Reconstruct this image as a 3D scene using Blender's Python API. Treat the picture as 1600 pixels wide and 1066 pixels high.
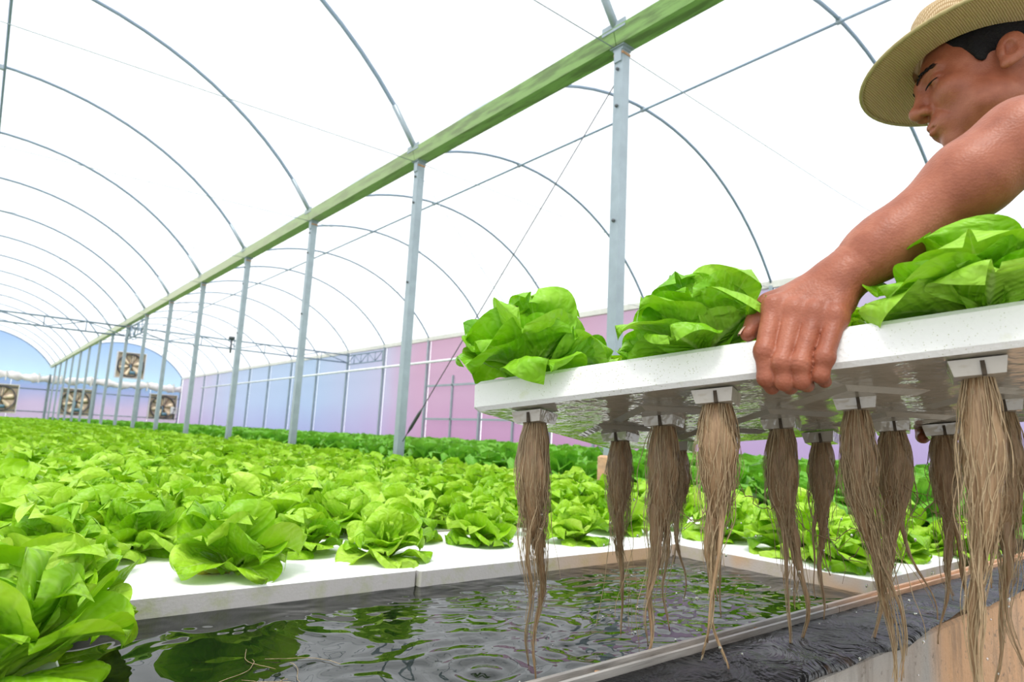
import bpy, math, random
import numpy as np
from mathutils import Matrix, Vector, Euler

for o in list(bpy.data.objects): bpy.data.objects.remove(o)
sc = bpy.context.scene
COL = sc.collection
rnd = random.Random(7)
nrs = np.random.RandomState(11)

# ------------------------------------------------------------------ camera
cd = bpy.data.cameras.new('camera'); cam = bpy.data.objects.new('camera', cd); COL.objects.link(cam)
cd.sensor_width = 36.0; cd.lens = 1010.0 * 36.0 / 1600.0; cd.clip_start = 0.02; cd.clip_end = 300
RX = Vector((0.768, -0.6385, 0.0494)); RY = Vector((-0.1334, -0.0841, 0.9875)); RZ = Vector((-0.6264, -0.765, -0.1497))
M3 = Matrix((RX, RY, RZ)).transposed()
cam.matrix_world = Matrix.Translation((0, 0, 0.87)) @ M3.to_4x4()
cd.dof.use_dof = True; cd.dof.focus_distance = 1.0; cd.dof.aperture_fstop = 8.0
sc.camera = cam

# ------------------------------------------------------------------ light
wd = bpy.data.worlds.new('sky'); sc.world = wd; wd.use_nodes = True
bg = wd.node_tree.nodes['Background']; bg.inputs[0].default_value = (0.955, 0.98, 1.0, 1); bg.inputs[1].default_value = 1.6
sd = bpy.data.lights.new('sun', 'SUN'); sd.energy = 3.3; sd.angle = math.radians(16); sd.color = (1.0, 0.96, 0.9)
sun = bpy.data.objects.new('sun', sd); COL.objects.link(sun)
sun.rotation_euler = Vector((0.45, 0.30, -1.0)).to_track_quat('-Z', 'Y').to_euler()
sc.view_settings.view_transform = 'Standard'; sc.view_settings.look = 'None'
sc.view_settings.exposure = 0.0; sc.view_settings.gamma = 1.0; sc.view_settings.use_curve_mapping = False

# ------------------------------------------------------------------ helpers
def mesh_np(name, V, Fc, uv=None, smooth=True, mi=None):
    me = bpy.data.meshes.new(name)
    V = np.asarray(V, dtype=np.float32).reshape(-1, 3)
    if isinstance(Fc, np.ndarray):
        nf, k = Fc.shape
        me.vertices.add(len(V)); me.vertices.foreach_set('co', V.ravel())
        me.loops.add(nf * k); me.loops.foreach_set('vertex_index', Fc.ravel().astype(np.int32))
        me.polygons.add(nf); me.polygons.foreach_set('loop_start', np.arange(0, nf * k, k, dtype=np.int32))
        me.update(calc_edges=True)
    else:
        me.from_pydata(V.tolist(), [], [tuple(f) for f in Fc]); me.update()
    if uv is not None:
        ul = me.uv_layers.new(name='UVMap')
        li = np.empty(len(me.loops), dtype=np.int32); me.loops.foreach_get('vertex_index', li)
        ul.data.foreach_set('uv', np.asarray(uv, dtype=np.float32)[li].ravel())
    if smooth: me.polygons.foreach_set('use_smooth', np.ones(len(me.polygons), dtype=bool))
    if mi is not None: me.polygons.foreach_set('material_index', np.asarray(mi, dtype=np.int32))
    me.validate(); return me

def empty(name, loc=(0, 0, 0), rz=0.0, scale=1.0):
    o = bpy.data.objects.new(name, None); COL.objects.link(o)
    o.location = loc; o.rotation_euler = (0, 0, rz); o.scale = (scale,) * 3; o.empty_display_size = .05
    return o

def tag(o, label=None, cat=None, group=None, kind=None):
    if label: o['label'] = label
    if cat: o['category'] = cat
    if group: o['group'] = group
    if kind: o['kind'] = kind
    return o

def base_matrix(o):
    return Matrix.LocRotScale(o.location, o.rotation_euler, o.scale)

def ob(name, me, mat=None, parent=None, world=True):
    """one mesh object; with world=True its coordinates are world coordinates even under a parent"""
    o = bpy.data.objects.new(name, me); COL.objects.link(o)
    if mat is not None and len(me.materials) == 0:
        for m in (mat if isinstance(mat, (list, tuple)) else [mat]): me.materials.append(m)
    if parent is not None:
        o.parent = parent
        if world:
            m = base_matrix(parent)
            if parent.parent is not None: m = base_matrix(parent.parent) @ parent.matrix_parent_inverse @ m
            o.matrix_parent_inverse = m.inverted()
    return o

def merge(parts):
    V = []; Fc = []; n = 0
    for v, f in parts:
        v = np.asarray(v, float); V.append(v)
        Fc += [tuple(int(i) + n for i in q) for q in f]; n += len(v)
    return np.vstack(V), Fc

def box(c, s, R=None):
    x, y, z = [k / 2 for k in s]
    v = np.array([(-x,-y,-z),(x,-y,-z),(x,y,-z),(-x,y,-z),(-x,-y,z),(x,-y,z),(x,y,z),(-x,y,z)])
    if R is not None: v = v @ np.asarray(R).T
    f = [(0,3,2,1),(4,5,6,7),(0,1,5,4),(1,2,6,5),(2,3,7,6),(3,0,4,7)]
    return v + np.asarray(c), f

def bbox_b(c, s, b):
    """box with bevelled vertical and horizontal edges"""
    x, y, z = [k / 2 for k in s]
    rings = []
    for zz, ins in ((-z, b), (-z + b, 0), (z - b, 0), (z, b)):
        X, Y = x - ins, y - ins
        rings.append([(-X + b, -Y, zz), (X - b, -Y, zz), (X, -Y + b, zz), (X, Y - b, zz), (X - b, Y, zz), (-X + b, Y, zz), (-X, Y - b, zz), (-X, -Y + b, zz)])
    v = np.array(rings).reshape(-1, 3) + np.asarray(c); f = [tuple(range(7, -1, -1)), tuple(range(24, 32))]
    for r in range(3):
        for i in range(8): f.append((r*8+i, r*8+(i+1) % 8, r*8+8+(i+1) % 8, r*8+8+i))
    return v, f

def frame_axes(d):
    d = np.asarray(d, float); d = d / (np.linalg.norm(d) + 1e-12)
    a = np.array([0, 0, 1.0]) if abs(d[2]) < .9 else np.array([1.0, 0, 0])
    u = np.cross(a, d); u /= np.linalg.norm(u); return u, np.cross(d, u)

def tube(P, r, n=8, cap=True):
    P = np.asarray(P, float); m = len(P); r = np.broadcast_to(np.asarray(r, float), (m,))
    V = []; Fc = []
    u0 = None
    for i in range(m):
        t = P[min(i+1, m-1)] - P[max(i-1, 0)]; t = t / (np.linalg.norm(t) + 1e-12)
        if u0 is None: u0, _ = frame_axes(t)
        u0 = u0 - t * np.dot(u0, t); u0 /= np.linalg.norm(u0) + 1e-12; w = np.cross(t, u0)
        for k in range(n):
            a = 2 * math.pi * k / n; V.append(P[i] + r[i] * (math.cos(a) * u0 + math.sin(a) * w))
    for i in range(m - 1):
        for k in range(n): Fc.append((i*n+k, i*n+(k+1) % n, (i+1)*n+(k+1) % n, (i+1)*n+k))
    if cap: Fc.append(tuple(range(n-1, -1, -1))); Fc.append(tuple(range((m-1)*n, m*n)))
    return np.array(V), Fc

def loft(rings, cap=True, closed=True):
    n = len(rings[0]); V = np.array(rings, float).reshape(-1, 3); Fc = []
    for i in range(len(rings) - 1):
        for k in range(n if closed else n - 1): Fc.append((i*n+k, i*n+(k+1) % n, (i+1)*n+(k+1) % n, (i+1)*n+k))
    if cap: Fc.append(tuple(range(n-1, -1, -1))); Fc.append(tuple(range((len(rings)-1)*n, len(rings)*n)))
    return V, Fc

def extrude(profile, A, B, up=(0, 0, 1)):
    """closed profile of (side, up) extruded from A to B"""
    A = np.asarray(A, float); B = np.asarray(B, float); d = B - A; d /= np.linalg.norm(d)
    s = np.cross(d, np.asarray(up, float)); s /= np.linalg.norm(s); u = np.cross(s, d)
    return loft([[A + s*a + u*b for a, b in profile], [B + s*a + u*b for a, b in profile]])

def fnoise(P, scale, seed, octv=3):
    """cheap smooth noise from sines"""
    rs = np.random.RandomState(seed); out = np.zeros(len(P))
    for k in range(octv * 4):
        f = rs.normal(size=3) * scale * (1.7 ** (k // 4)); out += np.sin(P @ f + rs.uniform(0, 6.28)) / (1.6 ** (k // 4))
    return out / 4

ORD = ['first','second','third','fourth','fifth','sixth','seventh','eighth','ninth','tenth','eleventh','twelfth','thirteenth','fourteenth','fifteenth','sixteenth','seventeenth','eighteenth']

# ------------------------------------------------------------------ materials
def new_mat(name):
    m = bpy.data.materials.new(name); m.use_nodes = True; nt = m.node_tree
    for x in list(nt.nodes): nt.nodes.remove(x)
    out = nt.nodes.new('ShaderNodeOutputMaterial'); return m, nt, out
def N(nt, t, **kw):
    x = nt.nodes.new(t)
    for k, v in kw.items():
        if k.startswith('i_'):
            key = k[2:]; x.inputs[int(key) if key.isdigit() else key.replace('_', ' ')].default_value = v
        else: setattr(x, k, v)
    return x
def ramp(nt, fac, stops):
    r = nt.nodes.new('ShaderNodeValToRGB'); e = r.color_ramp.elements
    while len(e) < len(stops): e.new(.5)
    for el, (p, c) in zip(e, stops): el.position = p; el.color = (*c, 1) if len(c) == 3 else c
    nt.links.new(fac, r.inputs[0]); return r.outputs[0]
def mixc(nt, fac, a, b, blend='MIX'):
    m = nt.nodes.new('ShaderNodeMix'); m.data_type = 'RGBA'; m.blend_type = blend
    for s, v in ((m.inputs[0], fac), (m.inputs[6], a), (m.inputs[7], b)):
        if hasattr(v, 'node'): nt.links.new(v, s)
        elif isinstance(v, (int, float)): s.default_value = v
        else: s.default_value = (*v, 1)
    return m.outputs[2]
def noise(nt, scale, detail=3, rough=.55, vec=None, dist=0.0):
    x = N(nt, 'ShaderNodeTexNoise', i_Scale=scale, i_Detail=detail, i_Roughness=rough, i_Distortion=dist)
    if vec is not None: nt.links.new(vec, x.inputs['Vector'])
    return x.outputs[0]
def coords(nt, kind='Object'): return nt.nodes.new('ShaderNodeTexCoord').outputs[kind]
def bump(nt, h, strength=.3, dist=.01):
    b = N(nt, 'ShaderNodeBump', i_Strength=strength, i_Distance=dist); nt.links.new(h, b.inputs['Height']); return b.outputs[0]
def principled(nt, out, color=None, rough=.5, metal=0.0, normal=None, spec=.5, **kw):
    p = nt.nodes.new('ShaderNodeBsdfPrincipled')
    if color is not None:
        if hasattr(color, 'node'): nt.links.new(color, p.inputs['Base Color'])
        else: p.inputs['Base Color'].default_value = (*color, 1)
    if hasattr(rough, 'node'): nt.links.new(rough, p.inputs['Roughness'])
    else: p.inputs['Roughness'].default_value = rough
    p.inputs['Metallic'].default_value = metal; p.inputs['Specular IOR Level'].default_value = spec
    if normal is not None: nt.links.new(normal, p.inputs['Normal'])
    for k, v in kw.items(): p.inputs[k.replace('_', ' ')].default_value = v
    if out is not None: nt.links.new(p.outputs[0], out.inputs[0])
    return p
MAT = {}
def simple(name, col, rough=.5, metal=0.0, var=.12, nscale=8.0, bs=0.0, bscale=40.0, spec=.5, **kw):
    m, nt, out = new_mat(name); c = coords(nt)
    n = noise(nt, nscale, 4, .6, c)
    dark = tuple(max(0, k * (1 - var)) for k in col); lite = tuple(min(1, k * (1 + var)) for k in col)
    cc = ramp(nt, n, [(.3, dark), (.7, lite)])
    nm = bump(nt, noise(nt, bscale, 3, .6, c), bs, .004) if bs else None
    principled(nt, out, cc, rough, metal, nm, spec, **kw); MAT[name] = m; return m

simple('galvanised', (.30, .36, .395), .42, .35, .10, 9)
simple('arch_steel', (.22, .29, .37), .5, .3, .06, 6)
simple('rust', (.42, .24, .12), .8, 0, .3, 30)
simple('dark_metal', (.10, .11, .12), .5, .3)
simple('fan_blade', (.90, .72, .50), .55, 0, .08, 5)
simple('fan_shutter', (.86, .70, .52), .6, 0, .08, 5)
simple('fan_housing', (.62, .60, .58), .5, .3)
simple('fan_ring', (.10, .09, .09), .5)
simple('fan_motor', (.10, .20, .26), .5)
simple('pale_cloth', (.72, .68, .68), .8, 0, .22, 3, .4, 9)
simple('white_pipe', (.80, .82, .85), .4)
simple('pale_beam', (.66, .64, .60), .6, 0, .1, 5)
simple('dirt', (.28, .26, .22), .95, 0, .25, 3, .5, 18)
simple('soil_plug', (.06, .045, .03), .95, 0, .3, 60, .6, 120)
simple('hair', (.008, .007, .008), .75, 0, .4, 300, .8, 260, spec=.2)
simple('shirt', (.42, .55, .36), .85, 0, .08, 30, .3, 500)
simple('trousers', (.07, .09, .13), .9, 0, .15, 20, .3, 400)
simple('boot', (.05, .04, .035), .5)
simple('eye_white', (.55, .50, .47), .2)
simple('eye_iris', (.03, .02, .015), .15)
simple('nail', (.72, .47, .40), .25, 0, .06, 60)
simple('lath', (.46, .42, .37), .45, 0, .25, 7, .2, 60)
simple('control_box', (.66, .68, .66), .5)

# film: mostly clear to the sky, partly diffusing
def film(name, tint, diff=.3, colnode=None):
    m, nt, out = new_mat(name)
    tr = nt.nodes.new('ShaderNodeBsdfTransparent'); tl = nt.nodes.new('ShaderNodeBsdfTranslucent'); df = nt.nodes.new('ShaderNodeBsdfDiffuse')
    c = colnode(nt) if colnode else None
    for s in (tr, tl, df):
        if c is not None: nt.links.new(c, s.inputs[0])
        else: s.inputs[0].default_value = (*tint, 1)
    m1 = nt.nodes.new('ShaderNodeMixShader'); m1.inputs[0].default_value = .35
    nt.links.new(tl.outputs[0], m1.inputs[1]); nt.links.new(df.outputs[0], m1.inputs[2])
    m2 = nt.nodes.new('ShaderNodeMixShader'); m2.inputs[0].default_value = diff
    nt.links.new(tr.outputs[0], m2.inputs[1]); nt.links.new(m1.outputs[0], m2.inputs[2])
    nt.links.new(m2.outputs[0], out.inputs[0]); MAT[name] = m; return m
def axis_val(nt, ax, lo, hi, nz=.0, sc_=.3):
    g = nt.nodes.new('ShaderNodeNewGeometry'); s = nt.nodes.new('ShaderNodeSeparateXYZ'); nt.links.new(g.outputs['Position'], s.inputs[0])
    mr = N(nt, 'ShaderNodeMapRange', clamp=True); mr.inputs[1].default_value = lo; mr.inputs[2].default_value = hi
    nt.links.new(s.outputs[ax], mr.inputs[0]); v = mr.outputs[0]
    if nz:
        n = noise(nt, sc_, 2, .5, g.outputs['Position'])
        a = N(nt, 'ShaderNodeMath', operation='MULTIPLY_ADD'); nt.links.new(n, a.inputs[0]); a.inputs[1].default_value = nz; a.inputs[2].default_value = -nz / 2
        b = N(nt, 'ShaderNodeMath', operation='ADD'); nt.links.new(v, b.inputs[0]); nt.links.new(a.outputs[0], b.inputs[1]); v = b.outputs[0]
    return v
film('roof_film', (.97, .98, 1.0), .28)
def side_col(nt):
    v = axis_val(nt, 1, 0, 43, .10, .25)
    a = ramp(nt, v, [(.0, (.64, .64, .74)), (.12, (.66, .60, .70)), (.22, (.69, .55, .63)), (.36, (.70, .56, .64)), (.42, (.67, .66, .74)), (.55, (.60, .68, .77)), (.72, (.63, .69, .78)), (.9, (.68, .66, .74)), (1, (.70, .66, .73))])
    z = axis_val(nt, 2, .5, 3.5, .25, .5); b = ramp(nt, z, [(0, (.92, .84, .95)), (.45, (.97, .97, 1.0)), (1, (1, 1, 1))])
    return mixc(nt, 1.0, a, b, 'MULTIPLY')
film('side_film', (0.78, 0.78, 0.78), .3, side_col)
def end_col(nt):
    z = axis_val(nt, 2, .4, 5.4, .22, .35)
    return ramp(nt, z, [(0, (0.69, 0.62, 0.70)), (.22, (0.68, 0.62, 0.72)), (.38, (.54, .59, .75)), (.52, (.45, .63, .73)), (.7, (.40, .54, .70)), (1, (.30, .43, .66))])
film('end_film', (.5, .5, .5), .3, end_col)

# lettuce leaf
def leaf_mat(name, dark, mid, lite, rib):
    m, nt, out = new_mat(name)
    uvn = nt.nodes.new('ShaderNodeUVMap'); uvn.uv_map = 'UVMap'; sep = nt.nodes.new('ShaderNodeSeparateXYZ'); nt.links.new(uvn.outputs[0], sep.inputs[0])
    oc = coords(nt); oi = nt.nodes.new('ShaderNodeObjectInfo')
    geo = nt.nodes.new('ShaderNodeNewGeometry')
    n1 = noise(nt, 9, 3, .6, geo.outputs['Position'])
    rsum = N(nt, 'ShaderNodeMath', operation='MULTIPLY_ADD'); nt.links.new(oi.outputs['Random'], rsum.inputs[0]); rsum.inputs[1].default_value = .34
    ns = N(nt, 'ShaderNodeMath', operation='MULTIPLY'); nt.links.new(n1, ns.inputs[0]); ns.inputs[1].default_value = .75
    nt.links.new(ns.outputs[0], rsum.inputs[2])
    c = ramp(nt, rsum.outputs[0], [(.22, dark), (.5, mid), (.85, lite)])
    # paler stalk end and midrib (uv: x across -1..1 stored 0..1, y along)
    ab = N(nt, 'ShaderNodeMath', operation='SUBTRACT'); nt.links.new(sep.outputs[0], ab.inputs[0]); ab.inputs[1].default_value = .5
    ab2 = N(nt, 'ShaderNodeMath', operation='ABSOLUTE'); nt.links.new(ab.outputs[0], ab2.inputs[0])
    tw = N(nt, 'ShaderNodeMapRange', clamp=True); nt.links.new(sep.outputs[1], tw.inputs[0]); tw.inputs[1].default_value = 0; tw.inputs[2].default_value = .85; tw.inputs[3].default_value = .085; tw.inputs[4].default_value = .006
    mr = N(nt, 'ShaderNodeMath', operation='DIVIDE'); nt.links.new(ab2.outputs[0], mr.inputs[0]); nt.links.new(tw.outputs[0], mr.inputs[1])
    ribm = ramp(nt, mr.outputs[0], [(.35, (1, 1, 1)), (1.0, (0, 0, 0))])
    # side veins
    wv = N(nt, 'ShaderNodeTexWave', wave_type='BANDS', bands_direction='Y', i_Scale=2.3, i_Distortion=1.2, i_Detail=1.5)
    mp = nt.nodes.new('ShaderNodeMapping'); nt.links.new(uvn.outputs[0], mp.inputs[0])
    cmb = nt.nodes.new('ShaderNodeCombineXYZ'); nt.links.new(sep.outputs[0], cmb.inputs[0])
    sl = N(nt, 'ShaderNodeMath', operation='MULTIPLY_ADD'); nt.links.new(ab2.outputs[0], sl.inputs[0]); sl.inputs[1].default_value = -.9; nt.links.new(sep.outputs[1], sl.inputs[2])
    nt.links.new(sl.outputs[0], cmb.inputs[1]); nt.links.new(cmb.outputs[0], wv.inputs['Vector'])
    vein = ramp(nt, wv.outputs[0], [(.80, (0, 0, 0)), (1.0, (.13, .13, .13))])
    c = mixc(nt, vein, c, rib)
    rb = N(nt, 'ShaderNodeMath', operation='MULTIPLY'); nt.links.new(ribm, rb.inputs[0]); rb.inputs[1].default_value = .65
    c = mixc(nt, rb.outputs[0], c, rib)
    pk = noise(nt, 42, 2, .5, oc, .5)
    hs = N(nt, 'ShaderNodeMath', operation='MULTIPLY_ADD'); nt.links.new(wv.outputs[0], hs.inputs[0]); hs.inputs[1].default_value = -.12; nt.links.new(pk, hs.inputs[2])
    nm = bump(nt, hs.outputs[0], .8, .010)
    p = principled(nt, None, c, .42, 0, nm, .35)
    tl = nt.nodes.new('ShaderNodeBsdfTranslucent'); nt.links.new(nm, tl.inputs['Normal'])
    tc = mixc(nt, 1.0, c, (1.0, 1.0, .35), 'MULTIPLY'); nt.links.new(tc, tl.inputs[0])
    ms = nt.nodes.new('ShaderNodeMixShader'); ms.inputs[0].default_value = .28
    nt.links.new(p.outputs[0], ms.inputs[1]); nt.links.new(tl.outputs[0], ms.inputs[2]); nt.links.new(ms.outputs[0], out.inputs[0])
    MAT[name] = m; return m
leaf_mat('leaf', (.15, .40, .008), (.32, .60, .016), (.56, .80, .11), (.60, .76, .26))
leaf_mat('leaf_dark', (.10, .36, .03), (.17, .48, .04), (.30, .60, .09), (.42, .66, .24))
leaf_mat('leaf_hero', (.10, .34, .006), (.22, .52, .012), (.40, .70, .07), (.48, .70, .20))
simple('leaf_yellow', (.55, .50, .06), .5, 0, .2, 30)

# foam
def foam(name, wet):
    m, nt, out = new_mat(name); oc = coords(nt); geo = nt.nodes.new('ShaderNodeNewGeometry')
    spk = N(nt, 'ShaderNodeTexVoronoi', i_Scale=260.0, i_Randomness=1.0); nt.links.new(oc, spk.inputs['Vector'])
    sp = ramp(nt, spk.outputs['Distance'], [(.10, (1, 1, 1)), (.22, (0, 0, 0))])
    patch = ramp(nt, noise(nt, 6.0, 4, .65, oc), [(.42, (0, 0, 0)), (.62, (1, 1, 1))])
    f = mixc(nt, 1.0, sp, patch, 'MULTIPLY')
    c = mixc(nt, f, (.80, .80, .79), (.25, .27, .07))
    alg = ramp(nt, noise(nt, 17.0, 5, .7, oc), [(.60, (0, 0, 0)), (.80, (.45, .45, .45))])
    c = mixc(nt, alg, c, (.52, .55, .22))
    h = N(nt, 'ShaderNodeTexVoronoi', i_Scale=210.0); nt.links.new(oc, h.inputs['Vector'])
    nm = bump(nt, h.outputs['Distance'], .18 if not wet else .05, .003)
    if wet: nm = bump(nt, noise(nt, 30, 3, .55, oc), .35, .006)
    principled(nt, out, c if not wet else (.40, .365, .31), .65 if not wet else .07, 0, nm, .4 if not wet else 1.0); MAT[name] = m
foam('foam', False); foam('foam_wet', True)
def foam_side():
    m, nt, out = new_mat('foam_floating'); oc = coords(nt)
    v = axis_val(nt, 0, 1.15, 1.80, .3, 5.0)
    warm_light = ramp(nt, v, [(.1, (0, 0, 0)), (.5, (1, 1, 1)), (.97, (1, 1, 1)), (1, (.3, .3, .3))])  # orange sunlight on the raft edge, painted into the colour along X
    zr = axis_val(nt, 2, .545, .551, .9, 22.0)
    stain = ramp(nt, noise(nt, 13, 5, .7, oc), [(.5, (0, 0, 0)), (.75, (.75, .75, .75))])
    up = nt.nodes.new('ShaderNodeNewGeometry'); s = nt.nodes.new('ShaderNodeSeparateXYZ'); nt.links.new(up.outputs['Normal'], s.inputs[0])
    side = ramp(nt, s.outputs[2], [(.3, (1, 1, 1)), (.7, (0, 0, 0))])
    c = mixc(nt, stain, (.52, .50, .49), (.36, .40, .16))
    rs = N(nt, 'ShaderNodeMath', operation='MULTIPLY'); nt.links.new(warm_light, rs.inputs[0]); rs.inputs[1].default_value = .7
    c = mixc(nt, rs.outputs[0], c, (.62, .36, .16))
    c = mixc(nt, side, (.84, .84, .84), c)
    principled(nt, out, c, .6, 0, bump(nt, noise(nt, 160, 2, .5, oc), .2, .003)); MAT['foam_floating'] = m
foam_side()

# water
def water():
    m, nt, out = new_mat('water'); oc = coords(nt)
    n1 = noise(nt, 5.5, 2, .5, oc, .9); n2 = noise(nt, 26.0, 2, .5, oc, .6)
    mp = nt.nodes.new('ShaderNodeMapping'); mp.inputs['Scale'].default_value = (1.0, 2.0, 1.0); nt.links.new(oc, mp.inputs[0])
    n2 = noise(nt, 9.0, 1, .4, mp.outputs[0], 1.1)
    # calmer on the left, choppy under the dripping roots
    v = axis_val(nt, 0, .55, 1.0, .2, 3.0)
    mm = N(nt, 'ShaderNodeMath', operation='MULTIPLY'); nt.links.new(n2, mm.inputs[0]); nt.links.new(v, mm.inputs[1])
    a = N(nt, 'ShaderNodeMath', operation='MULTIPLY_ADD'); nt.links.new(mm.outputs[0], a.inputs[0]); a.inputs[1].default_value = .55; nt.links.new(n1, a.inputs[2])
    nm = bump(nt, a.outputs[0], .5, .022)
    principled(nt, out, (.004, .006, .004), .015, 0, nm, .4, IOR=1.33); MAT['water'] = m
water()
# liner
def liner():
    m, nt, out = new_mat('liner'); oc = coords(nt)
    n = noise(nt, 10.0, 4, .6, oc, 1.4)
    wet = ramp(nt, noise(nt, 5.0, 3, .6, oc), [(.35, (.16, .16, .16)), (.65, (.40, .40, .40))])
    mud = ramp(nt, noise(nt, 6.0, 5, .7, oc), [(.60, (0, 0, 0)), (.74, (.8, .8, .8))])
    c = mixc(nt, mud, (.010, .010, .011), (.13, .08, .05))
    principled(nt, out, c, wet, 0, bump(nt, n, .9, .03), .20); MAT['liner'] = m
liner()
def plaster():
    m, nt, out = new_mat('plaster'); oc = coords(nt)
    v = axis_val(nt, 0, 1.27, 1.34, .9, 7.0)
    base = mixc(nt, v, (.42, .39, .36), (.68, .40, .22))  # warm light on the right of the wall, put into the plaster colour
    st = nt.nodes.new('ShaderNodeMapping'); st.inputs['Scale'].default_value = (14, 1, 2.5); nt.links.new(oc, st.inputs[0])
    drip = ramp(nt, noise(nt, 1.6, 5, .7, st.outputs[0]), [(.48, (0, 0, 0)), (.75, (1, 1, 1))])
    sp = ramp(nt, noise(nt, 60, 3, .7, oc), [(.60, (0, 0, 0)), (.70, (1, 1, 1))])
    dd = N(nt, 'ShaderNodeMath', operation='MULTIPLY'); nt.links.new(drip, dd.inputs[0]); dd.inputs[1].default_value = .65
    c = mixc(nt, dd.outputs[0], base, (.13, .11, .09))
    s2 = N(nt, 'ShaderNodeMath', operation='MULTIPLY'); nt.links.new(sp, s2.inputs[0]); s2.inputs[1].default_value = .7
    c = mixc(nt, s2.outputs[0], c, (.16, .13, .10))
    principled(nt, out, c, .85, 0, bump(nt, noise(nt, 70, 4, .65, oc), .8, .006)); MAT['plaster'] = m
plaster()
def rail_m():
    m, nt, out = new_mat('rail'); oc = coords(nt)
    v = axis_val(nt, 0, 1.12, 1.55, .5, 4.0)
    st = nt.nodes.new('ShaderNodeMapping'); st.inputs['Scale'].default_value = (1, 10, 10); nt.links.new(oc, st.inputs[0])
    g = noise(nt, 9, 5, .65, st.outputs[0])
    a = ramp(nt, g, [(.3, (.12, .11, .10)), (.55, (.30, .285, .265)), (.8, (.42, .40, .38))])
    b = ramp(nt, g, [(.3, (.32, .15, .065)), (.55, (.58, .32, .17)), (.8, (.70, .44, .27))])  # rail tones with the orange light of the right end painted in
    c = mixc(nt, v, a, b); principled(nt, out, c, .35, 0, bump(nt, g, .25, .004), .5); MAT['rail'] = m
rail_m()
def gutter_m():
    m, nt, out = new_mat('gutter'); oc = coords(nt)
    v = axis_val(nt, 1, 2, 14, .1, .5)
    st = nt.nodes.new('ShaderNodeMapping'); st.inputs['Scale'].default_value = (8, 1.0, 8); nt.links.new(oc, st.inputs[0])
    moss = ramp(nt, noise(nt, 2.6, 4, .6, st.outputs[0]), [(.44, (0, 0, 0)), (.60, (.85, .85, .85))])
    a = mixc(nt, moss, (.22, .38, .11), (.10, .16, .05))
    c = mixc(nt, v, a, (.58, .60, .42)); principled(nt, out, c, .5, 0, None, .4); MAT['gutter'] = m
gutter_m()
def straw_m():
    m, nt, out = new_mat('straw'); oc = coords(nt)
    w1 = N(nt, 'ShaderNodeTexWave', wave_type='BANDS', bands_direction='X', i_Scale=95.0, i_Distortion=.8, i_Detail=1.0); nt.links.new(oc, w1.inputs['Vector'])
    w2 = N(nt, 'ShaderNodeTexWave', wave_type='BANDS', bands_direction='Y', i_Scale=95.0, i_Distortion=.8, i_Detail=1.0); nt.links.new(oc, w2.inputs['Vector'])
    mx = N(nt, 'ShaderNodeMath', operation='MULTIPLY'); nt.links.new(w1.outputs[0], mx.inputs[0]); nt.links.new(w2.outputs[0], mx.inputs[1])
    c = ramp(nt, mx.outputs[0], [(.0, (.36, .24, .11)), (.3, (.60, .44, .25)), (1, (.74, .58, .37))])
    p = principled(nt, None, c, .7, 0, bump(nt, mx.outputs[0], .5, .002), .3)
    tl = nt.nodes.new('ShaderNodeBsdfTranslucent'); nt.links.new(c, tl.inputs[0])
    ms = nt.nodes.new('ShaderNodeMixShader'); ms.inputs[0].default_value = .15
    nt.links.new(p.outputs[0], ms.inputs[1]); nt.links.new(tl.outputs[0], ms.inputs[2]); nt.links.new(ms.outputs[0], out.inputs[0]); MAT['straw'] = m
straw_m()
simple('straw_edge', (.36, .29, .13), .7, 0, .15, 60)
def skin_m():
    m, nt, out = new_mat('skin'); oc = coords(nt)
    n = noise(nt, 26, 4, .6, oc); c = ramp(nt, n, [(.25, (.21, .056, .027)), (.5, (.29, .087, .044)), (.78, (.38, .135, .076))])
    spot = ramp(nt, noise(nt, 330, 2, .5, oc), [(.62, (0, 0, 0)), (.72, (.35, .35, .35))])
    c = mixc(nt, spot, c, (.24, .08, .05))
    v = N(nt, 'ShaderNodeTexVoronoi', i_Scale=330.0); nt.links.new(oc, v.inputs['Vector'])
    mp = nt.nodes.new('ShaderNodeMapping'); mp.inputs['Scale'].default_value = (1, 1, 3.2); nt.links.new(oc, mp.inputs[0])
    wr = noise(nt, 75, 4, .65, mp.outputs[0])
    hh = N(nt, 'ShaderNodeMath', operation='MULTIPLY_ADD'); nt.links.new(wr, hh.inputs[0]); hh.inputs[1].default_value = .5; nt.links.new(v.outputs[0], hh.inputs[2])
    principled(nt, out, c, .48, 0, bump(nt, hh.outputs[0], .13, .003), .42, Subsurface_Weight=.06, Subsurface_Scale=.004); MAT['skin'] = m
skin_m()
def root_m(name, a, b):
    m, nt, out = new_mat(name); oc = coords(nt)
    st = nt.nodes.new('ShaderNodeMapping'); st.inputs['Scale'].default_value = (260, 260, 9); nt.links.new(oc, st.inputs[0])
    c = ramp(nt, noise(nt, 1.0, 3, .6, st.outputs[0]), [(.3, a), (.7, b)])
    principled(nt, out, c, .4, 0, bump(nt, noise(nt, 1.0, 3, .6, st.outputs[0]), .6, .004), .45); MAT[name] = m
root_m('root_core', (.20, .115, .055), (.36, .235, .125)); root_m('root', (.29, .195, .10), (.52, .395, .24))
def drop_m():
    m, nt, out = new_mat('drop'); principled(nt, out, (1, 1, 1), .02, 0, None, .5, IOR=1.33, Transmission_Weight=1.0); MAT['drop'] = m
drop_m()
# ------------------------------------------------------------------ greenhouse shell
YN = [2.66 + 2.54 * i for i in range(17)]           # post stations, last one is the end wall
YEND = YN[16]; GZ = 3.50; RIDGE = 5.30; RAD = 3.925; XG = 3.0; XE = 9.6; XL = -3.6
def struct(o): o['kind'] = 'structure'; return o

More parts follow.
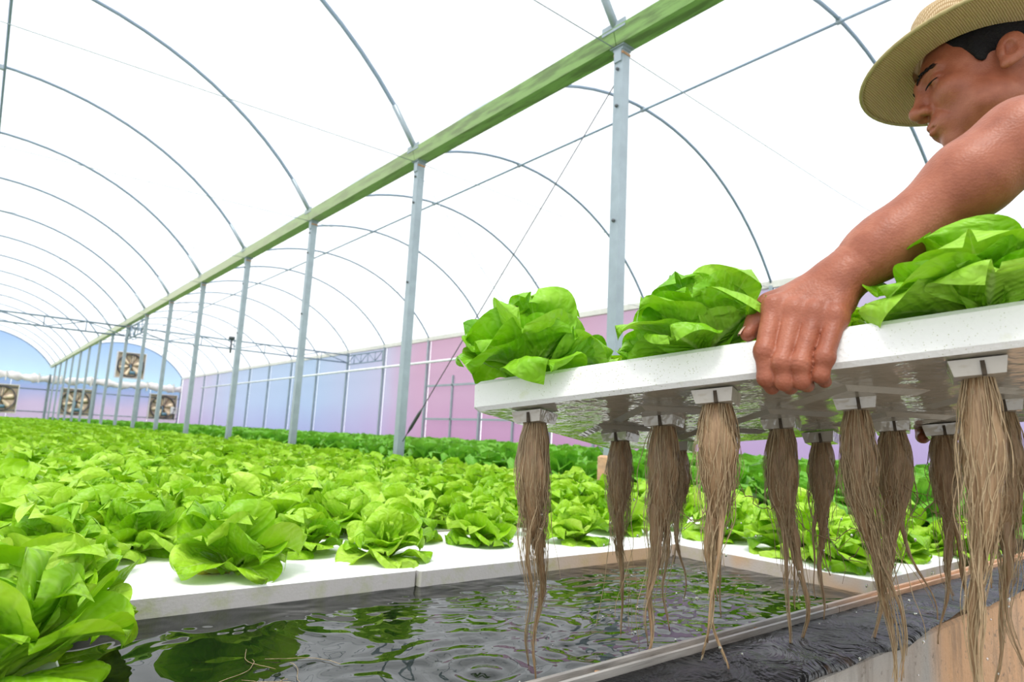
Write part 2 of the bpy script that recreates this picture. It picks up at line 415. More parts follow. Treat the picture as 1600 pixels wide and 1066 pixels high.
v, f = box((3.0, 20, -.02), (14.5, 48, .04)); struct(ob('floor', mesh_np('floor', v, f, smooth=False), MAT['dirt']))
def arc_pts(xc, Y, n=28, dr=0.0, a0=-1.0, a1=1.0):
    am = math.asin(3.3 / RAD)
    return [(xc + (RAD + dr) * math.sin(am * t), Y, RIDGE - RAD + (RAD + dr) * math.cos(am * t)) for t in np.linspace(a0, a1, n)]
for nm, xc in (('ceiling', -.3), ('ceiling', 6.3)):
    ring = [arc_pts(xc, y, 32, .022) for y in np.linspace(-4.0, YEND, 20)]
    V, Fc = loft(ring, cap=False, closed=False); struct(ob(nm, mesh_np(nm, V, Fc), MAT['roof_film']))

# end wall: gable panel and lower panels of film, each bay
wf = struct(empty('wall_far', (0, YEND, 0)))
for xc in (-.3, 6.3):
    top = arc_pts(xc, YEND + .03, 28, .02); V = np.array(top); m = len(V)
    Vb = V.copy(); Vb[:, 2] = 3.02
    Vt = np.vstack([V, Vb]); Fc = [(i, i+1, m+i+1, m+i) for i in range(m-1)]
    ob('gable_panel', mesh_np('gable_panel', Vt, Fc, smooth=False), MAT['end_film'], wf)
    for k in range(4):
        x0 = xc - 3.3 + k * 1.65
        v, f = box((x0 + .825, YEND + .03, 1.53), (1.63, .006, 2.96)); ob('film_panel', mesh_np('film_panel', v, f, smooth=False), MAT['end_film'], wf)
    for z in (1.06, 2.26):
        v, f = tube([(xc - 3.3, YEND - .03, z), (xc + 3.3, YEND - .03, z)], .03, 8); ob('rail', mesh_np('end_rail', v, f), MAT['galvanised'], wf)
    for x in (xc - 3.27, xc - 1.1, xc + 1.1, xc + 3.27):
        v, f = box((x, YEND - .02, 1.55), (.08, .08, 3.1)); ob('mullion', mesh_np('mullion', v, f, smooth=False), MAT['galvanised'], wf)
    V, Fc = tube(arc_pts(xc, YEND, 28), .03, 8); ob('gable_arch', mesh_np('gable_arch', V, Fc), MAT['arch_steel'], wf)

# right side wall: film panels, eave beam, rails
wr = struct(empty('wall_right', (XE, 0, 0)))
ys = [YN[0] - 2.54] + YN
pm = None
for i in range(len(ys) - 1):
    if pm is None:
        v, f = box((0, 1.27, 2.02), (.006, 2.50, 2.96)); pm = mesh_np('side_film_panel', v, f, smooth=False)
    o = ob('film_panel', pm, MAT['side_film'], wr, world=False); o.location = (.05, ys[i], 0)
v, f = extrude([(-.05, -.05), (.05, -.05), (.05, .06), (-.05, .06)], (XE, -2, 3.52), (XE, YEND, 3.52)); ob('eave_beam', mesh_np('eave_beam', v, f, smooth=False), MAT['pale_beam'], wr)
for z, a, b in ((1.30, YN[1], YN[5]), (2.2, YN[1], YN[5]), (.58, 0, YEND)):
    v, f = box((XE, (a + b) / 2, z), (.05, b - a, .05)); ob('rail', mesh_np('side_rail', v, f, smooth=False), MAT['galvanised'], wr)
for y in (YN[2] + 1.27, YN[3] + 1.27, YN[4] + 1.27):
    v, f = box((XE, y, 1.5), (.05, .05, 1.9)); ob('stile', mesh_np('stile', v, f, smooth=False), MAT['galvanised'], wr)
v, f = tube([(XE - .12, YN[3], 2.86), (XE - .12, YN[14], 2.80)], .035, 8)
tag(ob('roll_up_pipe', mesh_np('roll_up_pipe', v, f), MAT['white_pipe']), 'long white roll-up pipe running along the tinted side wall', 'pipe')

# posts, gutter, arches, ties
gut = empty('gutter_beam', (XG, YN[0], GZ - .05)); tag(gut, 'moss-green roof gutter beam running over the line of posts', 'gutter')
prof = [(-.095, .11), (-.062, 0), (.062, 0), (.095, .11), (.08, .11), (.052, .014), (-.052, .014), (-.08, .11)]
for a, b in zip([YN[0] - 2.54] + YN[:-1], YN):
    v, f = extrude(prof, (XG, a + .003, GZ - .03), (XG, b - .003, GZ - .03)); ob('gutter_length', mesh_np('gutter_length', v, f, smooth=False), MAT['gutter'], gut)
for y in YN[:10]:
    v, f = merge([box((XG - .088, y, GZ + .085), (.010, .20, .06)), box((XG + .088, y, GZ + .085), (.010, .20, .06)), box((XG, y, GZ - .034), (.11, .12, .008))])
    ob('joint_plate', mesh_np('joint_plate', v, f, smooth=False), MAT['galvanised'], gut)
csec = [(-.036, -.036), (.036, -.036), (.036, -.012), (.030, -.012), (.030, -.030), (-.030, -.030), (-.030, .030), (.030, .030), (.030, .012), (.036, .012), (.036, .036), (-.036, .036)]
def post(name, x, y, z0, z1, label, group, prof=csec, s=1.0, foot=False, bolts=True):
    p = empty(name, (x, y, z0)); tag(p, label, 'post', group)
    v, f = extrude([(-a * s, b * s) for a, b in prof][::-1], (x, y, z0), (x, y, z1), up=(0, 1, 0)); ob('shaft', mesh_np('shaft', v, f, smooth=False), MAT['galvanised'], p)
    if bolts:
        v, f = merge([box((x, y, z1 - .015), (.084, .084, .024)), box((x - .041, y, z1 - .07), (.010, .06, .08))]); ob('cap_plate', mesh_np('cap_plate', v, f, smooth=False), MAT['galvanised'], p)
        v, f = box((x, y, z1 - .05), (.079, .079, .016)); ob('rusty_strap', mesh_np('rusty_strap', v, f, smooth=False), MAT['rust'], p)
        for dz in (.16, .42, 1.2):
            v, f = tube([(x - .05, y, z1 - dz), (x - .034, y, z1 - dz)], .011, 6); ob('bolt', mesh_np('bolt', v, f), MAT['dark_metal'], p)
    if foot:
        v, f = bbox_b((x, y, .40), (.13, .13, .80), .012); fo = ob('footing', mesh_np('footing', v, f, smooth=False), MAT['plaster'], p)
    return p
for i, y in enumerate(YN[:16]):
    lab = 'galvanised steel post under the green gutter, ' + ORD[i] + ' from the man' + (', with a pale footing' if i == 0 else '')
    post('roof_post', XG, y, 0.0, GZ - .03, lab, 'posts under the gutter', foot=(i == 0), bolts=(i < 8))
for i, y in enumerate(YN):
    if i < 1: continue
    post('wall_post', XE - .03, y, 0.0, GZ, 'slim steel post on the tinted side wall, ' + ORD[i-1] + ' from the near end', 'posts of the side wall', s=.85, bolts=False)
for i, y in enumerate(YN[:16]):
    for xc, side in ((-.3, 'left'), (6.3, 'right')):
        a = empty('roof_arch', (xc, y, GZ))
        tag(a, 'thin curved steel roof arch of the %s bay, %s from the camera' % (side, ORD[i]), 'roof arch', 'roof arches of the %s bay' % side)
        V, Fc = tube(arc_pts(xc, y, 30), .021, 8); ob('tube', mesh_np('arch_tube', V, Fc), MAT['arch_steel'], a)
        if i < 9:
            v, f = box((xc, y, RIDGE - .02), (.05, .05, .06)); ob('ridge_clamp', mesh_np('ridge_clamp', v, f, smooth=False), MAT['dark_metal'] if False else MAT['galvanised'], a)
            s = 1 if xc < 0 else -1
            P = arc_pts(xc, y, 30); q = P[-1] if xc < 0 else P[0]; q2 = P[-3] if xc < 0 else P[2]
            v, f = tube([q, q2], .027, 8); ob('socket', mesh_np('socket', v, f), MAT['galvanised'], a)
        c = tube([(xc - 3.25, y + .03, 3.47), (xc, y + .03, 3.42), (xc + 3.25, y + .03, 3.47)], .0035, 5)
        if i < 8:
            ob_ = ob('tie_cable', mesh_np('tie_cable', *c), MAT['galvanised']); tag(ob_, 'thin tie cable across the %s bay at the %s post' % (side, ORD[i]), 'cable', 'tie cables of the %s bay' % side)
for xc, side in ((-.27, 'left'), (6.3, 'right')):
    v, f = tube([(xc, -2, RIDGE - .035), (xc, YEND, RIDGE - .035)], .017, 8); tag(ob('ridge_purlin', mesh_np('ridge_purlin', v, f), MAT['arch_steel']), 'straight steel ridge purlin along the top of the %s bay' % side, 'purlin')
for k, (x, z) in enumerate(((-.36, 4.95), (-.44, 4.93))):
    v, f = tube([(x, -2, z), (x, YEND, z)], .006, 6); tag(ob('support_wire', mesh_np('support_wire', v, f), MAT['dark_metal']), ('inner' if k == 0 else 'outer') + ' of two dark wires hanging beside the left ridge purlin', 'wire', 'wires by the left ridge')
# diagonal brace cable with turnbuckle, from the first post down to the second
t = empty('brace_cable', (XG, YN[1], .75)); tag(t, 'thin diagonal brace cable with turnbuckle between first and second posts', 'cable')
A = np.array((XG, YN[0] + .05, 3.25)); B = np.array((XG, YN[1] - .06, .80))
v, f = tube([A, B], .0042, 6); ob('cable', mesh_np('cable', v, f), MAT['dark_metal'], t)
v, f = tube([B + (A - B) * .03, B + (A - B) * .05, B + (A - B) * .10, B + (A - B) * .12], [.006, .015, .015, .006], 8); ob('turnbuckle', mesh_np('turnbuckle', v, f), MAT['dark_metal'], t)
t = empty('brace_cable', (XG, YN[0], .75)); tag(t, 'thin diagonal brace cable rising from the first to the second post top', 'cable')
v, f = tube([(XG, YN[1] - .05, 3.3), (XG, YN[0] + .06, .8)], .003, 6); ob('cable', mesh_np('cable_b', v, f), MAT['galvanised'], t)

# lattice trusses across both bays
def lattice(name, A, B, h, n, label, cat, group, r=.024):
    A = np.array(A, float); B = np.array(B, float); t = empty(name, tuple(A)); tag(t, label, cat, group)
    up = np.array((0, 0, h))
    v, f = tube([A + up, B + up], r, 6); ob('top_chord', mesh_np('top_chord', v, f), MAT['arch_steel'], t)
    v, f = tube([A, B], r, 6); ob('bottom_chord', mesh_np('bottom_chord', v, f), MAT['arch_steel'], t)
    for k in range(n):
        P = A + (B - A) * k / n; Q = A + (B - A) * (k + 1) / n
        v, f = tube([P, P + up] if k else [P + up * .02, P + up], r * .6, 5); ob('strut', mesh_np('strut', v, f), MAT['arch_steel'], t)
        v, f = tube([P, Q + up] if k % 2 else [P + up, Q], r * .6, 5); ob('diagonal', mesh_np('diagonal', v, f), MAT['arch_steel'], t)
YT = YN[7]
lattice('roof_truss', (XL + .1, YT, 3.15), (XG - .05, YT, 3.15), .26, 7, 'light steel lattice truss spanning the left bay', 'truss', 'cross trusses')
lattice('roof_truss', (XG + .05, YT, 3.15), (XE - .05, YT, 3.15), .26, 7, 'light steel lattice truss spanning the right bay', 'truss', 'cross trusses')
lattice('lattice_brace', (XG, YN[6] + .05, 3.05), (XG, YT - .05, 3.05), .32, 5, 'short lattice brace between two posts under the gutter', 'brace', 'lattice braces', .02)
lattice('lattice_brace', (XE - .06, YN[6] + .05, 3.08), (XE - .06, YT - .05, 3.08), .30, 5, 'short lattice brace between two posts of the side wall', 'brace', 'lattice braces', .02)
v, f = merge([tube([(5.75, YT, 3.42), (5.75, YT, 3.02)], .03, 8), tube([(5.75, YT, 3.44), (5.75, YT, 3.52)], .09, 10)])
tag(ob('lamp_fitting', mesh_np('lamp_fitting', v, f), MAT['dark_metal']), 'small dark fitting hung on the right lattice truss', 'fitting')

# rolled curtains under the gables
for xc, side in ((-.3, 'left'), (6.3, 'right')):
    t = empty('rolled_curtain', (xc, YEND - .2, 2.7)); tag(t, 'wrinkled off-white rolled curtain below the %s gable' % side, 'curtain', 'rolled curtains')
    rings = []
    for k, x in enumerate(np.linspace(xc - 3.25, xc + 3.25, 40)):
        rr = .19 + .05 * math.sin(k * 1.3) + .03 * math.sin(k * 2.9); zc = 2.86 - .05 * math.sin(k * .4)
        rings.append([(x, YEND - .2 + .6 * rr * math.cos(a), zc + rr * math.sin(a) * (1 + .12 * math.sin(3 * a + k))) for a in np.linspace(0, 2 * math.pi, 12, endpoint=False)])
    v, f = loft(rings); ob('fabric', mesh_np('curtain_fabric', v, f), MAT['pale_cloth'], t)
    for x in np.linspace(xc - 2.8, xc + 2.8, 5):
        v, f = box((x, YEND - .2, 2.86), (.05, .32, .52)); ob('strap', mesh_np('strap', v, f, smooth=False), MAT['pale_beam'], t)

# extractor fans on the end wall
def fan_meshes():
    R0 = .62; d = {}
    v, f = merge([box((0, 0, .735), (1.5, .30, .05)), box((0, 0, -.735), (1.5, .30, .05)), box((-.725, 0, 0), (.05, .30, 1.42)), box((.725, 0, 0), (.05, .30, 1.42))]); d['housing'] = (mesh_np('fan_housing', v, f, smooth=False), 'fan_housing')
    v, f = box((0, .12, 0), (1.42, .02, 1.42)); d['shutter'] = (mesh_np('fan_shutter', v, f, smooth=False), 'fan_shutter')
    rings = []
    for k in range(32):
        a = 2 * math.pi * k / 32; c, s = math.cos(a), math.sin(a)
        rings.append([(c * r, y, s * r) for r, y in ((R0, -.12), (R0 + .06, -.14), (R0 + .06, .1), (R0, .08))])
    rings.append(rings[0]); v, f = loft(rings, cap=False); d['shroud'] = (mesh_np('fan_shroud', v, f), 'fan_ring')
    v, f = tube([(0, -.1, 0), (0, .06, 0)], .11, 12); d['hub'] = (mesh_np('fan_hub', v, f), 'fan_ring')
    rings = []
    for t in np.linspace(0, 1, 7):
        r = .1 + .5 * t; w = .09 + .12 * t - .05 * t * t; tw = .7 - .4 * t
        rings.append([(x * w * math.cos(tw), -.02 + x * w * math.sin(tw) * .6 + dy, r) for x, dy in ((-1, 0), (0, -.012), (1, 0), (0, .004))])
    v, f = loft(rings); d['blade'] = (mesh_np('fan_blade', v, f), 'fan_blade')
    v, f = merge([tube([(-.02, -.16, -.42), (.24, -.16, -.42)], .10, 10), box((0, -.14, -.2), (.05, .03, .5))]); d['motor'] = (mesh_np('fan_motor', v, f), 'fan_motor')
    v, f = merge([box((0, -.16, .36), (.035, .03, .66)), box((.10, -.16, .36), (.035, .03, .66))]); d['belt_guard'] = (mesh_np('belt_guard', v, f, smooth=False), 'fan_ring')
    return d
FM = fan_meshes()
for (x, z, lab) in ((1.00, 1.66, 'square extractor fan low on the left bay end wall'), (4.30, 1.68, 'square extractor fan low beside the gutter posts on the end wall'), (8.66, 1.72, 'square extractor fan low by the right corner of the end wall'), (6.72, 4.0, 'square extractor fan high in the right blue gable')):
    t = empty('extractor_fan', (x, YEND - .12, z)); tag(t, lab, 'fan', 'extractor fans of the end wall')
    for k, (me, mt) in FM.items():
        if k == 'blade':
            for j in range(6):
                o = ob('blade', me, MAT[mt], t, world=False); o.rotation_euler = (0, j * math.pi / 3 + .3, 0)
        else: ob(k, me, MAT[mt], t, world=False)
t = empty('control_box', (9.3, YEND - .2, 1.4)); tag(t, 'small pale control box beside the corner fan', 'control box')
v, f = bbox_b((9.3, YEND - .15, 1.55), (.38, .2, .42), .02); ob('case', mesh_np('case', v, f, smooth=False), MAT['control_box'], t)
v, f = merge([box((9.3, YEND - .15, 1.2), (.05, .05, .3)), box((9.3, YEND - .27, 1.62), (.12, .02, .05))]); ob('stem', mesh_np('stem', v, f, smooth=False), MAT['dark_metal'], t)

# ------------------------------------------------------------------ tank: wall, liner, rail, water
RT = .555; WZ = .515
tw = empty('tank_wall', (0, .48, 0)); tag(tw, 'low plastered tank wall, grey with warm light painted on its right, below the black liner', 'wall')
v, f = bbox_b((.65, .492, .293), (4.5, .136, .586), .006); ob('front_wall', mesh_np('front_wall', v, f, smooth=False), MAT['plaster'], tw)
v, f = bbox_b((2.84, 21.9, .285), (.12, 42.7, .57), .006); ob('side_wall', mesh_np('side_wall', v, f, smooth=False), MAT['liner'], tw)
# liner sheet draped over the wall
nx = 420; prof_y = np.array([.419, .4205, .425, .44, .47, .50, .53, .56, .585, .61, .64, .68, .72, .76, .80]); prof_z = np.array([.583, .588, .592, .5945, .596, .595, .594, .594, .590, .578, .562, .543, .528, .512, .49])
xs = np.linspace(-1.6, 2.78, nx); Yg, Xg = np.meshgrid(prof_y, xs); Zg = np.broadcast_to(prof_z, Yg.shape).copy()
hem = .008 * np.sin(xs * 5.1) + .006 * np.sin(xs * 13.7 + 1) + .003 * np.sin(xs * 31)
k0 = np.array([1, .65, .2] + [0] * 12); Zg += k0[None] * (hem[:, None] + .006)
P = np.stack([Xg, Yg, Zg], -1).reshape(-1, 3)
wr_ = fnoise(P * np.array([1, 2.2, 1]), 26, 3) * .006; wr_ *= np.repeat(np.array([[.2, .3, .5, .9, 1, 1, .3, .1, .3, .8, 1, 1, 1, 1, 1]]), nx, 0).ravel()
P[:, 2] += np.abs(wr_) * 1.2; m = len(prof_y)
Fc = np.array([(i*m+j, (i+1)*m+j, (i+1)*m+j+1, i*m+j+1) for i in range(nx-1) for j in range(m-1)])
tag(ob('pond_liner', mesh_np('pond_liner', P, Fc), MAT['liner']), 'wet wrinkled black plastic liner draped over the tank wall', 'liner')
rl = empty('clamp_rail', (0, .563, .6)); tag(rl, 'long channel rail clamping the black liner, grey with orange light painted on its right', 'rail')
rp = [(-.014, 0), (.014, 0), (.014, .011), (.0085, .011), (.007, .004), (-.006, .004), (-.0075, .010), (-.014, .010)]
for a, b in ((-1.5, .42), (.423, 1.232), (1.235, 2.76)):
    v, f = extrude(rp, (a, .563, .592), (b, .563, .592)); ob('rail_length', mesh_np('rail_length', v, f, smooth=False), MAT['rail'], rl)
for x in (.30, .62, .98, 1.46, 1.95, 2.4):
    v, f = tube([(x, .563, .594), (x, .563, .599)], .004, 8); ob('screw', mesh_np('rail_screw', v, f), MAT['rust'], rl)
# water with gentle ripples
gx = np.arange(-.4, 2.6, .011); gy = np.arange(.62, 2.0, .011); X, Y = np.meshgrid(gx, gy, indexing='ij')
Z = np.full(X.shape, WZ)
Pw = np.stack([X.ravel(), Y.ravel(), np.zeros(X.size)], 1); chop = np.clip((X - .45) / .5, .12, 1)
Z += (fnoise(Pw, 30, 5, 2) * .0011).reshape(X.shape) * chop
for (cx, cy, A_) in ((.66, .83, .003), (.90, .97, .002), (1.12, .93, .002), (1.35, .88, .002), (1.05, 1.2, .0015)):
    r = np.hypot(X - cx, Y - cy); Z += A_ * np.sin(r * 130) * np.exp(-r * 9)
P = np.stack([X, Y, Z], -1).reshape(-1, 3); ny = len(gy)
I = np.arange((len(gx) - 1) * (ny - 1)); i, j = I // (ny - 1), I % (ny - 1)
Fc = np.stack([i*ny+j, (i+1)*ny+j, (i+1)*ny+j+1, i*ny+j+1], 1)
tag(ob('tank_water', mesh_np('tank_water', P, Fc), MAT['water']), 'dark rippled water in the open gap between the white rafts', 'water', kind='stuff')

# floating rafts
def raft_mesh(lx, ly):
    v, f = bbox_b((lx / 2, ly / 2, -.024), (lx, ly, .048), .004); return mesh_np('raft', v, f, smooth=False)
RM = {}
def raft(x, y, lx, ly, label):
    k = (round(lx, 3), round(ly, 3))
    if k not in RM: RM[k] = raft_mesh(lx, ly)
    o = ob('foam_raft', RM[k], MAT['foam_floating']); o.location = (x, y, RT + rnd.uniform(-.0015, .0015)); tag(o, label, 'raft', 'floating white foam rafts')
raft(-.139, 1.362, .998, .497, 'floating foam raft in the first row, left of the seam')
raft(.863, 1.352, .975, .497, 'floating foam raft in the first row, right of the seam with orange light painted on its edge')
raft(1.852, .735, .90, .62, 'floating foam raft to the right of the open water by the rail')
raft(1.852, 1.362, .90, .497, 'floating foam raft in the first row behind the hanging roots')
raft(-.80, .76, .93, .59, 'floating foam raft at lower left under the nearest lettuces')
raft(-1.15, 1.362, 1.0, .497, 'floating foam raft in the first row at the far left')
rest = []
for r in range(0, 80):
    y = 1.865 + r * .502
    if y > YEND - 1: break
    for c in range(-1 if r < 8 else 0, 4):
        x = -.139 + 1.001 * c - 0; lx = .998 if c < 3 else 0
        if c == 2: lx = .90; x = 1.852
        if c > 2: continue
        rest.append(box((x + lx / 2, y + .249, RT - .024), (lx - .004, .497, .048)))
v, f = merge(rest); tag(ob('foam_raft_bed', mesh_np('foam_raft_bed', v, f, smooth=False), MAT['foam_floating']), 'white foam rafts hidden under the dense lettuce field', 'raft', kind='stuff')
# right bay bed
rb = empty('grow_bed', (6.3, 20, 0)); tag(rb, 'raised growing bed in the right bay beyond the posts', 'bed')
v, f = box((6.27, 21.8, .29), (6.36, 42.8, .58)); ob('bed_body', mesh_np('bed_body', v, f, smooth=False), MAT['soil_plug'], rb)
# ------------------------------------------------------------------ lettuce
CR = np.array([RX, RY, RZ]); EYE = np.array([0, 0, .87])
def view(p):
    c = CR @ (np.asarray(p, float) - EYE); return 800 + 1010 * c[0] / -c[2], 533 - 1010 * c[1] / -c[2], -c[2]

def leaf_grid(nu, nv, ln, wd_, th0, th1, cup, wave, seed, r0=.008, pk=0.0, fold=0.0):
    rs = np.random.RandomState(seed); p1, p2, p3, p4 = rs.uniform(0, 6.28, 4); sk = rs.uniform(-.18, .18)
    tt_ = np.linspace(0, 1, nu + 1); u = .45 * tt_ + .55 * np.sin(tt_ * math.pi / 2); v = np.linspace(-1, 1, nv + 1)
    th = np.radians(th0 + (th1 - th0) * u ** 1.25)
    st = ln * np.diff(u); cy = r0 + np.concatenate([[0], np.cumsum(np.cos((th[:-1] + th[1:]) / 2) * st)]); cz = np.concatenate([[0], np.cumsum(np.sin((th[:-1] + th[1:]) / 2) * st)])
    s = np.clip(u / .58, 0, 1); s = s * s * (3 - 2 * s); wp = .20 + .80 * s
    e = np.clip((u - .55) / .45, 0, 1); wp = wp * np.sqrt(np.clip(1 - e ** 2.2, 0, 1)); wp[-1] = max(wp[-1], .10)
    U, Vv = np.meshgrid(u, v, indexing='ij'); WP = wp[:, None] * np.ones_like(Vv); TH = th[:, None] * np.ones_like(Vv)
    lat = Vv * wd_ * WP
    off = cup * wd_ * (Vv ** 2) * WP + wave * (np.sin(p1 + 2.2 * Vv + 4.0 * U) * Vv ** 2 + .55 * np.sin(p2 + 5.0 * np.abs(Vv) + 8.0 * U * np.sign(Vv)) * np.abs(Vv) ** 3) * np.clip(U * 1.6, 0, 1)
    off += wave * .9 * np.sin(p3 + 3.5 * Vv) * U ** 4
    off += pk * (np.sin(p4 + 9 * U + 4 * Vv) * np.sin(p2 + 10 * Vv) + .6 * np.sin(p1 + 19 * U) * np.sin(p3 + 15 * Vv)) * np.clip(U * 2, 0, 1)
    off -= .10 * wd_ * np.exp(-(Vv / .13) ** 2) * (1 - U)
    off -= fold * np.clip(np.abs(Vv) - .45, 0, 1) ** 2 * wd_ * 2.6
    # round the tip: outer columns fall short of the end
    back = sk * Vv * ln * .10 * U
    y = cy[:, None] + back * np.cos(TH) - off * np.sin(TH); z = cz[:, None] + back * np.sin(TH) + off * np.cos(TH)
    V = np.stack([lat * (1 - .12 * np.clip(cup, 0, 1) * np.abs(Vv)), y, z], -1).reshape(-1, 3); n = nv + 1
    I = np.arange(nu * nv); i, j = I // nv, I % nv
    Fc = np.stack([i*n+j, i*n+j+1, (i+1)*n+j+1, (i+1)*n+j], 1)
    uv = np.stack([(Vv.ravel() + 1) / 2, U.ravel()], 1)
    return V, Fc, uv

RINGS = [  # count, length, half width, elevation at base and tip, cup, wave, z of insertion, scale spread
    (6, .128, .066, 24, -28, .30, .0130, .004, 0),
    (7, .130, .069, 50, -6, .40, .0140, .010, 0),
    (6, .126, .067, 70,  28, .48, .0120, .014, 0),
    (5, .116, .062, 82,  78, .55, .0100, .016, 0),
    (5, .104, .058, 88, 140, .60, .0080, .018, 0)]
def leaf_lib(nu, nv, variants, tag_, pk):
    lib = []
    for r, (n, ln, wd_, t0, t1, cup, wave, z, _) in enumerate(RINGS):
        row = []
        for k in range(variants):
            rs = np.random.RandomState(100 * r + k + 5)
            V, Fc, uv = leaf_grid(nu, nv, ln * rs.uniform(.9, 1.1), wd_ * rs.uniform(.9, 1.12), t0 + rs.uniform(-9, 9), t1 + rs.uniform(-16, 16), cup * rs.uniform(.5, 1.35), wave * rs.uniform(.8, 1.5), 977 * r + k, pk=pk * rs.uniform(.4, 1.3), fold=rs.choice([0, 0, .35]))
            row.append((V, Fc, uv))
        lib.append(row)
    return lib
LIB_H = leaf_lib(18, 16, 5, 'h', .0024); LIB_M = leaf_lib(10, 8, 5, 'm', .0016)
ME_H = [[mesh_np('leaf_fine', *a) for a in row] for row in LIB_H]; ME_M = [[mesh_np('leaf', *a) for a in row] for row in LIB_M]
for row in ME_H:
    for me in row: me.materials.append(MAT['leaf_hero'])
for row in ME_M:
    for me in row: me.materials.append(MAT['leaf'])
ME_HM = [[me.copy() for me in row] for row in ME_H]
for row in ME_HM:
    for me in row: me.materials.clear(); me.materials.append(MAT['leaf'])

def rot_place(loc, zaxis=(0, 0, 1), az=0.0):
    q = Vector((0, 0, 1)).rotation_difference(Vector(zaxis)); return (Matrix.Translation(loc) @ q.to_matrix().to_4x4() @ Matrix.Rotation(az, 4, 'Z'))
def lettuce(loc, scale, seed, label, group, lib, zaxis=(0, 0, 1), skip=None, plug=True, openness=0.0, yellow=False, zs=1.0):
    rs = np.random.RandomState(seed); e = empty('lettuce', loc)
    m = rot_place(loc, zaxis, rs.uniform(0, 6.28)); e.rotation_euler = m.to_euler(); e.scale = (scale, scale, scale * zs)
    tag(e, label, 'lettuce', group)
    for r, (n, ln, wd_, t0, t1, cup, wave, z, _) in enumerate(RINGS):
        a0 = rs.uniform(0, 6.28)
        for k in range(n):
            if skip and rs.rand() < skip: continue
            o = bpy.data.objects.new('leaf', lib[r][rs.randint(5)]); COL.objects.link(o); o.parent = e
            a = a0 + 2 * math.pi * k / n + rs.uniform(-.22, .22); s = rs.uniform(.86, 1.12)
            o.rotation_euler = (rs.uniform(-.22, .20) + openness + (.10 if r == 0 else 0), rs.uniform(-.26, .26), a); o.location = (0, 0, z); o.scale = (s, s, s * rs.uniform(.92, 1.08))
    if yellow:
        o = bpy.data.objects.new('yellow_leaf', YEL); COL.objects.link(o); o.parent = e; o.rotation_euler = (-.15, 0, rs.uniform(0, 6.28)); o.scale = (.55,) * 3; o['label'] = 'withered yellow leaf'
    return e
V, Fc, uv = leaf_grid(8, 6, .12, .05, 12, -10, .3, .012, 4); YEL = mesh_np('yellow_leaf', V, Fc, uv); YEL.materials.append(MAT['leaf_yellow'])
def whole(lib, seed, counts, mat, name):
    rs = np.random.RandomState(seed); VV = []; FF = []; UU = []; n0 = 0
    for r, (n, ln, wd_, t0, t1, cup, wave, z, _) in enumerate(RINGS):
        a0 = rs.uniform(0, 6.28)
        for k in range(counts[r]):
            V, Fc, uv = lib[r][rs.randint(len(lib[r]))]; a = a0 + 2 * math.pi * k / counts[r] + rs.uniform(-.2, .2); s = rs.uniform(.88, 1.12)
            c, sn = math.cos(a), math.sin(a); W = V * s; tl = rs.uniform(-.1, .1)
            W = np.stack([W[:, 0], W[:, 1] * math.cos(tl) - W[:, 2] * math.sin(tl), W[:, 1] * math.sin(tl) + W[:, 2] * math.cos(tl)], 1)
            W = np.stack([W[:, 0]*c - W[:, 1]*sn, W[:, 0]*sn + W[:, 1]*c, W[:, 2] + z], 1)
            VV.append(W); FF.append(Fc + n0); UU.append(uv); n0 += len(W)
    return np.vstack(VV), np.vstack(FF), np.vstack(UU)
LIB_L = leaf_lib(5, 4, 4, 'l', 0); LIB_X = leaf_lib(3, 2, 4, 'x', 0)
WH = []
for k in range(5):
    V, Fc, uv = whole(LIB_L, 40 + k, (6, 7, 6, 5, 4), None, ''); me = mesh_np('lettuce_head', V, Fc, uv); me.materials.append(MAT['leaf']); WH.append(me)

